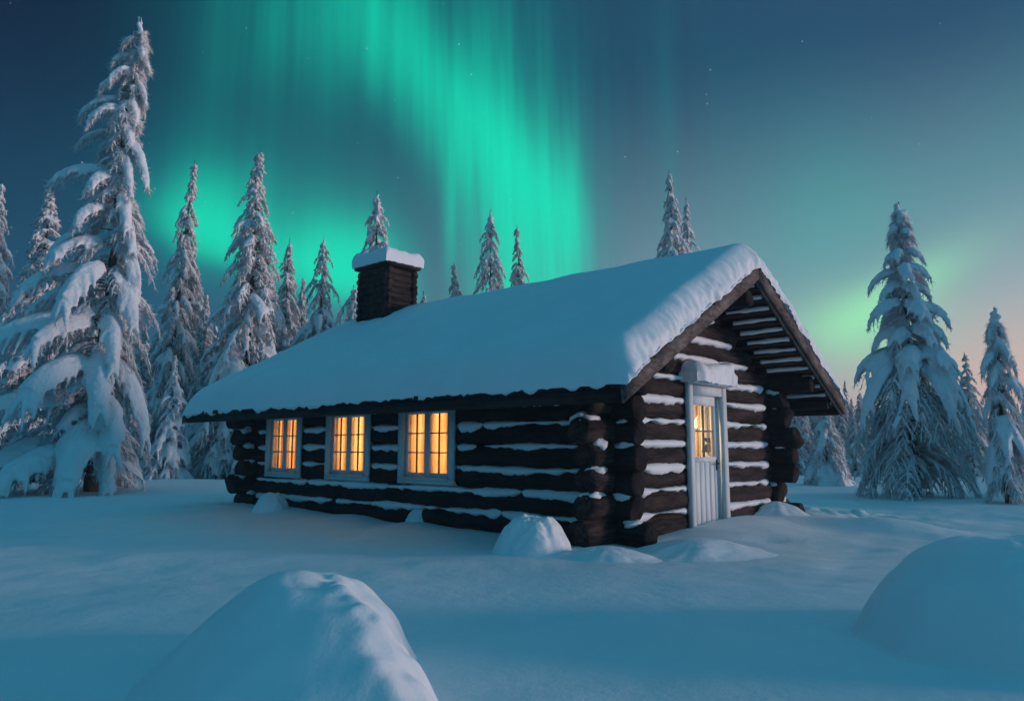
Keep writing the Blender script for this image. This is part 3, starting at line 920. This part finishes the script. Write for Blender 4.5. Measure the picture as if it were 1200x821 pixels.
class Spruce:
    def __init__(s, seed, H, lean=(0, 0), trunk_r=None):
        s.r = np.random.default_rng(seed); s.H = H; s.lean = lean
        s.wood, s.need, s.snow = Acc(), Acc(), Acc()
        s.tr = trunk_r or H * .014
        z = np.linspace(-.3, H, 24)
        s.wob = s.r.uniform(0, 50)
        s.wood.tube(s.axis(z), np.maximum(s.tr * (1 - z / H * .95) , .012), 9, upv=(0, 1, 0))
    def axis(s, z):
        z = np.asarray(z, float); h = np.clip(z / s.H, 0, 1)
        w = .006 * s.H
        return np.stack([s.lean[0] * h ** 1.3 + w * fbm(z * .5 + s.wob, z * 0, 2), s.lean[1] * h ** 1.3 + w * fbm(z * .5 + s.wob, z * 0 + 7, 2), z], -1)
    def branch(s, z0, phi=None, L=1.0, rise=.1, drop=.4, width=.4, snow=.09, load=1.0, tip=None, ntw=6, nsp=9, spl=.16, spw=.016, pad=False, twig=0.0, sag=1.0):
        r = s.r
        p0 = s.axis([z0])[0]
        if tip is None:
            D = np.array([math.cos(phi), math.sin(phi), 0]); p2 = p0 + D * L - ZUP * drop
        else:
            p2 = np.array(tip, float); D = p2 - p0; D[2] = 0; L = np.linalg.norm(D) + 1e-6; D /= L
        p1 = p0 + D * L * .62 + ZUP * rise
        t = np.linspace(0, 1, 9); P = bez(p0, p1, p2, t)
        s.wood.tube(P[:8], np.linspace(max(.012 * s.H * .12, .012), .006, 8), 4, cap=False)
        # main axis snow
        k = np.sin(np.clip(t * 1.05, 0, 1) * PI * .86 + .25)
        Ts = np.gradient(P, axis=0); Ts /= np.linalg.norm(Ts, axis=1)[:, None]
        if load > 0 and snow > 0:
            a = int(2 if L > .5 else 1)
            s.snow.tube(P[a:] + ZUP * snow * .45, snow * np.clip(k[a:], .35, 1) * r.uniform(.85, 1.2), 7, .85)
        if pad:                                           # a broad cushion bridging the twigs
            m = 9; sv = np.linspace(-1, 1, m); tv = np.linspace(.22, .97, 10)
            C = bez(p0, p1, p2, tv); T = np.gradient(C, axis=0); T /= np.linalg.norm(T, axis=1)[:, None]
            S = np.cross(T, ZUP); S /= np.linalg.norm(S, axis=1)[:, None] + 1e-6
            Nn = np.cross(S, T); Nn[Nn[:, 2] < 0] *= -1
            wv = width * .62 * np.sin(np.clip((tv - .1) / .9, 0, 1) ** .8 * PI * .80 + .12)
            wv = wv * (1 + .25 * fbm(tv * 6 + s.wob, tv * 0 + z0 * 3, 2))
            th = snow * 1.15
            q = C[:, None] + S[:, None] * (wv[:, None] * sv)[..., None] - ZUP * (wv[:, None] * sv ** 2 * .55)[..., None]
            topv = q + Nn[:, None] * (th * np.sqrt(np.clip(1 - sv ** 2, .02, 1)) * (1 + .3 * fbm(tv[:, None] * 5 + z0, sv[None] * 2, 2)))[..., None]
            bot = q - ZUP * (th * .35)
            G = np.concatenate([topv, bot[:, ::-1]], 1)       # closed ring around the cushion
            n_, m_ = G.shape[:2]
            i = np.arange(n_ - 1)[:, None] * m_; j = np.arange(m_)[None]; j2 = (j + 1) % m_
            vv = G.reshape(-1, 3); qf = np.stack([i + j, i + j2, i + m_ + j2, i + m_ + j], -1).reshape(-1, 4)
            c0 = len(vv); vv = np.concatenate([vv, [G[0].mean(0), G[-1].mean(0)]])
            jj = np.arange(m_); jj2 = (jj + 1) % m_; o = (n_ - 1) * m_
            s.snow.add(vv, qf, np.concatenate([np.stack([jj2, jj, np.full(m_, c0)], -1), np.stack([o + jj, o + jj2, np.full(m_, c0 + 1)], -1)]))
        # side twigs, each carrying its own finger of snow and hanging needles
        ts = np.linspace(.24, 1.0, ntw)
        for i, ti in enumerate(ts):
            pt = bez(p0, p1, p2, [ti])[0]
            T = 2 * (1 - ti) * (p1 - p0) + 2 * ti * (p2 - p1); T /= np.linalg.norm(T)
            S = np.cross(T, ZUP); S /= np.linalg.norm(S) + 1e-6
            for sg in (-1, 1):
                ang = r.uniform(.45, .95) * (1.15 - .5 * ti)
                l = width * (1.12 - .62 * abs(ti - .45)) * r.uniform(.7, 1.2)
                d = T * math.cos(ang) + S * sg * math.sin(ang)
                q1 = pt + d * l * .55 + ZUP * l * .05
                q2 = pt + d * l * r.uniform(.70, .98) - ZUP * l * sag * r.uniform(.45, 1.0)
                Q = bez(pt, q1, q2, np.linspace(0, 1, 6))
                if r.random() < load and snow > 0:
                    rr = snow * r.uniform(.42, .78)
                    s.snow.tube(Q + ZUP * rr * .45, rr * np.array([.7, .95, 1, .95, .8, .45]), 6, .9)
                if twig: s.need.tube(bez(pt, q1, q2, np.linspace(0, 1, 4)) - ZUP * twig * .5, twig * np.array([1.1, 1.2, 1, .5]) * r.uniform(.7, 1.3), 4, cap=False)
                tt = r.uniform(.05, 1.05, nsp)
                B = bez(pt, q1, q2, tt)
                dn = d[None] * r.uniform(.1, 1.0, (nsp, 1)) - ZUP * r.uniform(.2, .9, (nsp, 1)) + r.normal(0, .30, (nsp, 3))
                s.need.spikes(B - ZUP * .01, dn, spl * r.uniform(.5, 1.3, nsp), spw * r.uniform(.7, 1.4, nsp))
        # needles under the main axis
        n2 = nsp * 2
        tt = r.uniform(.08, 1.0, n2); B = bez(p0, p1, p2, tt)
        s.need.spikes(B, D * r.uniform(.0, .6, (n2, 1)) - ZUP * r.uniform(.3, 1, (n2, 1)) + r.normal(0, .4, (n2, 3)), spl * r.uniform(.6, 1.5, n2), spw * r.uniform(.8, 1.4, n2))
    def top_tuft(s, z0, r0, n, snow):
        for i in range(n):
            z = z0 + (s.H - z0) * i / n
            p = s.axis([z])[0] + np.array([s.r.normal(0, r0 * .3), s.r.normal(0, r0 * .3), 0])
            k = 1 - .65 * i / n
            blob(s.snow, p, (r0 * k * s.r.uniform(.8, 1.3), r0 * k * s.r.uniform(.8, 1.3), (s.H - z0) / n * .8), i + int(s.wob), 7, 9, .35)
    def make(s, name, voxel, need_mat, disp=.5, smooth_it=2):
        tm = s.wood.mesh('trunk'); cm = s.need.mesh('crown'); sm = s.snow.mesh('snow')
        smooth_all(tm)
        tex = bpy.data.textures.get('lumps') or bpy.data.textures.new('lumps', 'CLOUDS')
        tex.noise_scale = .22
        tex2 = bpy.data.textures.get('crust') or bpy.data.textures.new('crust', 'CLOUDS')
        tex2.noise_scale = .06
        sm = evaluated(sm, [('REMESH', dict(mode='VOXEL', voxel_size=voxel)), ('SMOOTH', dict(factor=.5, iterations=smooth_it)),
                            ('DISPLACE', dict(texture=tex, strength=voxel * disp * 2, mid_level=.5, texture_coords='LOCAL')), ('DISPLACE', dict(texture=tex2, strength=voxel * .9, mid_level=.5, texture_coords='LOCAL'))])
        smooth_all(sm)
        for m_, mt in ((tm, M['bark']), (cm, need_mat), (sm, M['tree_snow'])): m_.materials.clear(); m_.materials.append(mt)
        root = empty(name)
        link('trunk', tm, None, root); link('crown', cm, None, root); link('snow_clumps', sm, None, root)
        root['h0'] = s.H
        return root

def cone_spruce(seed, H, rmax, h0=.04, spacing=.30, per=6, power=.85, snow=.07, load=.55, width=.34, lean=(0, 0), spl=.2, spw=.018, ntw=5, nsp=8, spire=.8,
                droop=(.45, .9), pad=.3, gaps=.12, name='spruce_tree', voxel=.06, mat='rime', wob=.3, skirt=0.0, tuft=None):
    s = Spruce(seed, H, lean); r = s.r
    z = H * h0; ph = r.uniform(0, 6)
    while z < H * .985:
        h = z / H
        Rz = rmax * (1 - h) ** power * (1 + skirt * max(0, .35 - h))
        if h > spire: Rz = max(Rz, rmax * .07)
        n = max(3, int(round(per * (1 - .45 * h))))
        tier = r.uniform(1 - wob, 1 + wob * .5)
        for i in range(n):
            if r.random() < gaps: continue
            ph += 2 * PI / n + r.normal(0, .25)
            L = max(Rz * tier * r.uniform(.72, 1.12), .07)
            dr = L * r.uniform(*droop) * (1.15 - .45 * h)
            zz = z + r.normal(0, spacing * .22)
            dr = min(dr, zz - .02 + L * .2)
            sc = np.clip(L / (rmax * .6), .14, 1.15)
            s.branch(zz, ph, L, rise=L * r.uniform(.02, .16), drop=dr, width=width * sc * r.uniform(.8, 1.2), snow=snow * (.45 + .65 * sc) * r.uniform(.8, 1.2), load=load,
                     ntw=max(2, int(round(ntw * (.4 + .6 * sc)))), nsp=nsp, spl=spl * (.28 + .72 * sc), spw=spw, pad=r.random() < pad)
        ph += .7
        z += spacing * r.uniform(.75, 1.25) * (1.0 - .45 * h)
    s.top_tuft(H * .95, (tuft or rmax * .038), 6, snow)
    return s.make(name, voxel, M[mat])

def dup(root, name=None):
    r = root.copy(); COL.objects.link(r)
    for c in root.children:
        k = c.copy(); COL.objects.link(k); k.parent = r
    return r
def place(root, x, y, h, rz, label, group=None, squeeze=1.0, sink=.08):
    k = h / root['h0']
    root.location = (x, y, gz(x, y) - sink); root.rotation_euler = (0, 0, rz); root.scale = (k * squeeze, k * squeeze, k)
    tag(root, label, 'tree', group)
    return root

# ---- the big spruce at the left: authored boughs (local metres, x right, y away from the viewer)
def big_spruce():
    H = 12.75
    s = Spruce(101, H, lean=(.55, 0), trunk_r=.17); r = s.r
    B = lambda z0, tip, w, sn, **k: s.branch(z0, tip=tip, rise=k.pop('rise', .25), width=w, snow=sn, load=k.pop('load', .92), ntw=k.pop('ntw', 12), nsp=22, spl=.17, spw=.012, pad=k.pop('pad', True), **k)
    # (height of root, tip x, tip y, tip z, width, snow)
    spec = [
        (.9, -.35, -2.6, .55, .85, .17), (1.6, .95, -2.3, .35, .80, .14), (1.4, 1.35, -1.2, .25, .7, .13), (1.2, -1.9, -1.7, .3, .8, .14), (1.0, -.9, -2.2, .25, .6, .13),
        (2.2, -1.45, -2.1, 1.95, .90, .17), (2.5, -2.9, -.8, 1.3, .95, .16), (2.3, 1.5, -1.3, 1.1, .75, .14), (3.1, -.30, -2.2, 2.35, .85, .18), (3.3, 1.15, -1.5, 2.0, .80, .17),
        (3.2, 1.75, -.2, 1.5, .75, .14), (4.1, -.45, -1.8, 3.55, .62, .17), (4.2, -1.9, -1.4, 3.55, .80, .17), (4.1, -3.05, -.2, 3.3, .85, .16), (4.3, 1.25, -1.1, 3.05, .62, .15),
        (5.5, .02, -1.6, 4.55, .62, .17), (5.3, 1.42, -.6, 4.2, .62, .15), (5.5, -1.5, -.9, 4.95, .55, .15), (5.2, -2.1, .4, 4.5, .7, .14), (6.2, 1.28, -.3, 5.1, .5, .15),
        (6.2, -.75, -1.0, 5.75, .42, .14), (6.6, -1.25, -.2, 6.1, .42, .14), (6.9, 1.1, -.4, 6.2, .4, .13), (7.1, -.25, -.9, 6.75, .36, .13), (7.5, .95, -.5, 6.75, .36, .12),
        (8.15, -1.28, -.25, 8.05, .36, .16), (7.9, -.05, -.8, 7.7, .34, .13), (8.9, 1.32, -.25, 7.95, .34, .14), (8.5, 1.0, -.5, 7.6, .3, .11), (8.6, -.7, .3, 8.0, .3, .09),
        (9.5, .75, -.3, 9.0, .26, .10), (9.2, -.75, -.2, 9.1, .22, .05), (9.8, -.30, -.6, 9.5, .28, .11), (10.1, -.82, -.1, 9.9, .24, .13), (10.1, .85, -.2, 9.65, .24, .09),
        (10.6, 1.02, -.1, 10.25, .2, .09), (10.7, -.30, -.2, 10.55, .22, .11), (10.9, .1, -.5, 10.6, .2, .10), (11.2, 1.0, 0, 11.2, .16, .07), (11.3, -.02, -.2, 11.3, .18, .10), (11.5, .9, -.2, 11.5, .15, .08),
        (11.8, .25, -.2, 11.75, .14, .08), (12.0, .78, -.1, 11.95, .12, .07)]
    for z0, x, y, z, w, sn in spec: B(z0 + .15, (x * (.82 if x > 0 else 1), y, z), w * (.85 if x < 1 else .65), sn * .74)
    # the boughs one sees less of: back, sides and the thin inner fill
    z = .7
    while z < 12.3:
        h = z / H
        Rz = 2.9 * (1 - h) ** 1.1 + .10
        for i in range(max(3, int((7 if z < 5.5 else 6) * (1 - h)) + 2)):
            ph = r.uniform(0, 2 * PI); L = Rz * r.uniform(.45, .95) * (1 if z < 5.5 else .88)
            if math.sin(ph) < -.3: L *= .72
            if math.cos(ph) > .1: L *= .62 if z < 5 else .8
            s.branch(z + r.uniform(-.12, .12), ph, L, rise=L * .12, drop=min(L * r.uniform(.4, .8), z), width=.2 + .45 * L / 3, snow=.035 + .035 * L / 3, load=.4 if z < 8 else .55,
                     twig=.007, sag=.6, ntw=4 + int(L * 2.0), nsp=18, spl=.17, spw=.012, pad=r.random() < .22)
        z += .34 * (1 - .5 * h)
    s.top_tuft(H - .55, .10, 6, .08)
    return s.make('spruce_tree', .036, M['needles'], .5, 1)
t = big_spruce()
place(t, -10.55, 18.9, 12.75, 0, 'tallest spruce with broad snow-laden boughs left of the cabin')

# ---- the wide spruce at the right
def skirt_spruce():
    H = 6.9
    s = Spruce(207, H, lean=(.08, 0), trunk_r=.11); r = s.r
    for z0, L, n, w, sn in ((6.62, .16, 4, .09, .05), (6.42, .22, 4, .11, .055), (6.15, .36, 5, .16, .065), (5.70, .44, 5, .19, .068), (5.22, .78, 5, .25, .072), (4.80, .62, 5, .24, .075),
                            (4.40, 1.0, 6, .31, .08), (3.85, .92, 6, .33, .08), (3.40, 1.22, 6, .38, .085)):
        ph = r.uniform(0, 6)
        for i in range(n):
            ph += 2 * PI / n + r.normal(0, .22); l = L * r.uniform(.66, .92)
            s.branch(z0 + r.normal(0, .05), ph, l, rise=.20 * l, drop=.40 * l, width=w * r.uniform(.85, 1.15), snow=sn, load=.85, ntw=7, nsp=13, twig=.007, spl=.13, spw=.010, pad=True, sag=.6)
    for z0, x, y, z, w, sn in ((3.3, -.5, -.9, 2.2, .36, .10), (3.3, .5, -.9, 2.3, .36, .10), (3.0, .30, -1.1, 1.8, .28, .08), (3.1, -1.2, -.3, 1.9, .36, .075), (3.1, 1.2, -.2, 1.8, .36, .075)):
        s.branch(z0 + .08, tip=(x, y, z), rise=.2, width=w, snow=sn, load=.8, ntw=9, nsp=13, twig=.008, spl=.15, spw=.010, pad=True)
    z = .75
    while z < 6.6:
        h = z / H
        Rz = (1.5 * (1 - h) ** .6) if h < .45 else 1.75 * (1 - h) ** 1.3 + .04
        for i in range(max(3, int((10 if h < .42 else 7) * (1 - h)))):
            ph = r.uniform(0, 2 * PI)
            if h < .30 and abs(ph - 1.53 * PI) < .42: continue
            L = Rz * r.uniform(.6, 1.05) * (1 if h < .42 else .5)
            dr = min(L * r.uniform(.55, 1.0) if h < .45 else L * r.uniform(.4, .8), z + .05)
            s.branch(z + r.uniform(-.1, .1), ph, L, rise=L * .16, drop=dr, width=.18 + .22 * L, snow=.024 + .009 * L, load=.34, sag=.5,
                     twig=.006, ntw=5 + int(L * 3), nsp=24, spl=.13, spw=.009, pad=r.random() < .06)
        z += .20 * (1 - .3 * h)
    s.top_tuft(H - .42, .13, 5, .05)
    return s.make('spruce_tree', .026, M['needles'], .6, 1)
t = skirt_spruce()
place(t, 9.1, 17.1, 6.95, 0, 'wide-skirted snowy spruce with dark bare trunk foot, right of the cabin')

# ---- the sparse young spruce by the right frame edge
def sparse_spruce():
    H = 4.0
    s = Spruce(309, H, lean=(.05, 0), trunk_r=.06); r = s.r
    for z0, x, y, z, w, sn in [(3.5, .22, -.1, 3.3, .14, .06), (3.5, -.2, -.1, 3.35, .14, .06), (3.1, .38, -.1, 2.75, .2, .07), (3.0, -.42, -.1, 2.7, .22, .07), (3.2, .1, -.3, 2.95, .18, .07), (2.75, -.30, -.2, 2.35, .2, .06),
                                 (2.55, .62, -.1, 2.15, .2, .06), (2.5, .3, -.3, 2.2, .2, .07), (2.2, .45, .1, 1.8, .2, .05), (2.2, -.35, .1, 1.75, .22, .05), (1.7, -.2, -.4, .95, .3, .09), (1.6, .25, -.4, .8, .3, .09), (1.4, .4, -.1, .4, .3, .07), (1.4, -.45, 0, .4, .3, .07)]:
        s.branch(z0 + .05, tip=(x * .8, y * .8, z), rise=.08, width=w * .7, snow=sn * .7, load=.7, ntw=6, nsp=14, spl=.12, spw=.009, pad=True)
    z = .5
    while z < 3.8:
        h = z / H
        for i in range(4 if 1.9 < z < 2.4 else 6):
            ph = r.uniform(0, 2 * PI); L = (.42 * (1 - h) ** .7 + .05) * r.uniform(.5, 1)
            s.branch(z, ph, L, rise=L * .12, drop=min(L * r.uniform(.5, 1.1), z), width=.12 + .15 * L, snow=.03, load=.4, twig=.009, ntw=5, nsp=9, spl=.12, spw=.008, pad=False)
        z += .16
    s.top_tuft(H - .26, .085, 4, .04)
    return s.make('spruce_tree', .026, M['needles'], .35)
t = sparse_spruce()
place(t, 9.78, 15.0, 4.0, 0, 'sparse young spruce with a thin bare middle near the right frame edge')

# ---- variants for the forest
V = {}
V['spire'] = cone_spruce(401, 13, 2.5, spacing=.30, per=8, power=.85, snow=.080, load=.72, width=.44, spl=.27, spw=.022, ntw=6, nsp=11, skirt=.3, voxel=.065, wob=.45, pad=.2, gaps=.12)
V['lean'] = cone_spruce(402, 13.5, 1.9, h0=.08, spacing=.30, per=7, power=.85, snow=.080, load=.72, width=.42, lean=(.9, 0), spl=.27, spw=.022, ntw=6, nsp=11, voxel=.065, wob=.5, gaps=.2, pad=.2)
V['dense'] = cone_spruce(403, 10, 2.1, spacing=.26, per=8, power=.85, snow=.072, load=.72, width=.38, spl=.24, spw=.021, ntw=5, nsp=11, voxel=.06, pad=.18)
V['slim'] = cone_spruce(404, 10, 1.45, spacing=.24, per=7, power=.8, snow=.062, load=.72, width=.30, spl=.2, spw=.019, ntw=5, nsp=11, voxel=.055, pad=.15, wob=.4)
V['young'] = cone_spruce(405, 5.5, 1.15, h0=.01, spacing=.22, per=7, power=.95, snow=.075, load=.85, width=.30, spl=.16, spw=.016, ntw=5, nsp=9, voxel=.045, pad=.5, wob=.3)
V['clump'] = cone_spruce(406, 9, 2.0, spacing=.30, per=8, power=.75, snow=.080, load=.72, width=.36, spl=.22, spw=.020, ntw=5, nsp=11, voxel=.055, pad=.25, wob=.55, gaps=.18)
V['small'] = cone_spruce(407, 5, 1.1, spacing=.20, per=7, power=.85, snow=.046, load=.65, width=.24, spl=.17, spw=.016, ntw=5, nsp=10, voxel=.045, pad=.1)
V['bush'] = cone_spruce(408, 2.4, 1.0, h0=.05, spacing=.15, per=8, power=.55, snow=.035, load=.45, width=.28, spl=.13, spw=.011, ntw=5, nsp=12, voxel=.035, droop=(.7, 1.2), mat='needles')
used = set()
def tree(kind, x, y, h, rz, label, group=None, squeeze=1.0):
    if kind in used: root = dup(V[kind])
    else: root = V[kind]; used.add(kind)
    return place(root, x, y, h, rz, label, group, squeeze)

tree('lean', -14.9, 32, 14.0, .1, 'tall leaning spruce beside the largest spruce', squeeze=.82)
tree('spire', -10.3, 29, 13.2, 2.0, 'tall frosted spire with wide skirt rising behind the low roof end')
tree('slim', -15.3, 24, 9.9, 1.0, 'grey frosted spruce half hidden behind the largest spruce', squeeze=1.3)
tree('spire', -21.25, 30, 12.2, 4.4, 'slim spruce cut by the left frame edge', squeeze=.75)
tree('dense', -16.6, 38, 11.7, .5, 'medium frosted spruce just right of the leaning one')
tree('slim', -18.3, 44, 10.5, 2.3, 'narrow frosted spruce between the leaning one and the tall spire')
tree('young', -12.25, 27, 4.6, .3, 'small thickly caked young spruce standing in front of the forest')
tree('slim', -11.06, 36, 11.4, 3.5, 'very narrow spruce just right of the tall frosted spire')
tree('dense', -10.84, 38, 9.9, 2.6, 'short spruce tucked between two narrow ones behind the roof', squeeze=.7)
tree('clump', -8.86, 34, 11.0, 1.2, 'clumpy spruce left of the chimney behind the roof', squeeze=.8)
tree('clump', -5.57, 30, 11.8, 3.4, 'tall spruce rising directly behind the chimney', squeeze=.85)
tree('small', -5.81, 27, 7.1, 1.7, 'low spruce top peeking out beside the chimney base')
tree('dense', -2.7, 34, 9.7, 4.0, 'small spruce top just right of the chimney over the roof', squeeze=.8)
tree('clump', -.98, 32, 11.6, .2, 'clumpy spruce top above the middle of the roof', squeeze=.8)
tree('lean', .5, 34, 11.3, 4.2, 'narrow spruce top right of the clumpy one above the roof', squeeze=.9)
tree('small', -4.31, 36, 8.8, 2.9, 'tiny spruce tip beside the chimney above the snowy ridge', squeeze=.8)
tree('dense', 7.03, 32, 13.4, 5.2, 'taller of the two paired spruces behind the gable peak', squeeze=.72)
tree('slim', 8.48, 35, 13.2, .9, 'slimmer of the two paired spruces behind the gable peak', squeeze=.8)
tree('small', 18.3, 30, 5.0, 2.0, 'short dark spruce between the wide-skirted one and the sparse one')
tree('bush', 9.6, 23.0, 2.3, 0, 'low drooping snowy spruce beside the far cabin corner')

for x, y, h in ((14.6, 16.3, 7.2), (15.8, 17.6, 6.6), (17.4, 15.6, 6.8)):  # unseen spruces added to shade the right spruces and the big one's foot
    tree('dense', x, y, h, x, 'frosted spruce added out of view for shade, further east than the sparse young one', 'spruces added out of view for shade', 1.1)

# forest behind, one object per tree
r_ = np.random.default_rng(77)
kinds_l = ['dense', 'slim', 'spire', 'clump', 'small', 'lean']
n = 0
for k in range(44):
    y = r_.uniform(30, 58); x = -y * r_.uniform(.36, .74)
    kd = kinds_l[k % 5]; h = min(r_.uniform(.12, .235) * y + 1, 10.5)
    tree(kd, x, y, h, r_.uniform(0, 6.28), 'frosted spruce in the dense forest left of the cabin', 'spruces in the forest left of the cabin', r_.uniform(.85, 1.15))
for k in range(20):
    y = r_.uniform(30, 55); x = y * r_.uniform(-.34, .26)
    h = (y - 2) * .15
    tree(kinds_l[k % 5], x, y, h, r_.uniform(0, 6.28), 'spruce standing behind the cabin, mostly hidden by its roof', 'spruces hidden behind the cabin', r_.uniform(.85, 1.15))
for k in range(104):
    y = r_.uniform(32, 80) if k % 3 else r_.uniform(30, 50)
    x = y * (r_.uniform(.345, .50) if k % 2 else r_.uniform(.46, .78))
    h = 1.1 + y * r_.uniform(.045, .078)
    tree(['small', 'slim', 'dense', 'small', 'young', 'spire'][k % 6], x, y, h, r_.uniform(0, 6.28), 'distant frosted spruce in the low treeline right of the cabin', 'spruces in the treeline right of the cabin', r_.uniform(.9, 1.25))
for x, y, h in ((20.08, 45, 5.3), (19.55, 42, 4.2)):
    tree('slim', x, y, h, x, 'thin dark spire above the low treeline right of the gable', 'thin spires in the right treeline', .85)

# ------------------------------------------------------------------ cold evening air
m = bpy.data.materials.new('cold_haze'); m.use_nodes = True
t = m.node_tree; t.nodes.remove(t.nodes['Principled BSDF'])
pv = t.nodes.new('ShaderNodeVolumePrincipled')
pv.inputs['Color'].default_value = (.80, .90, .95, 1); pv.inputs['Density'].default_value = .0014
t.links.new(pv.outputs[0], t.nodes['Material Output'].inputs['Volume'])
a = Acc(); a.box(-430, 430, -430, 430, -2.5, 16.5)
hz = a.build('haze', m); tag(hz, 'thin cold blue haze lying between the trees', kind='stuff')
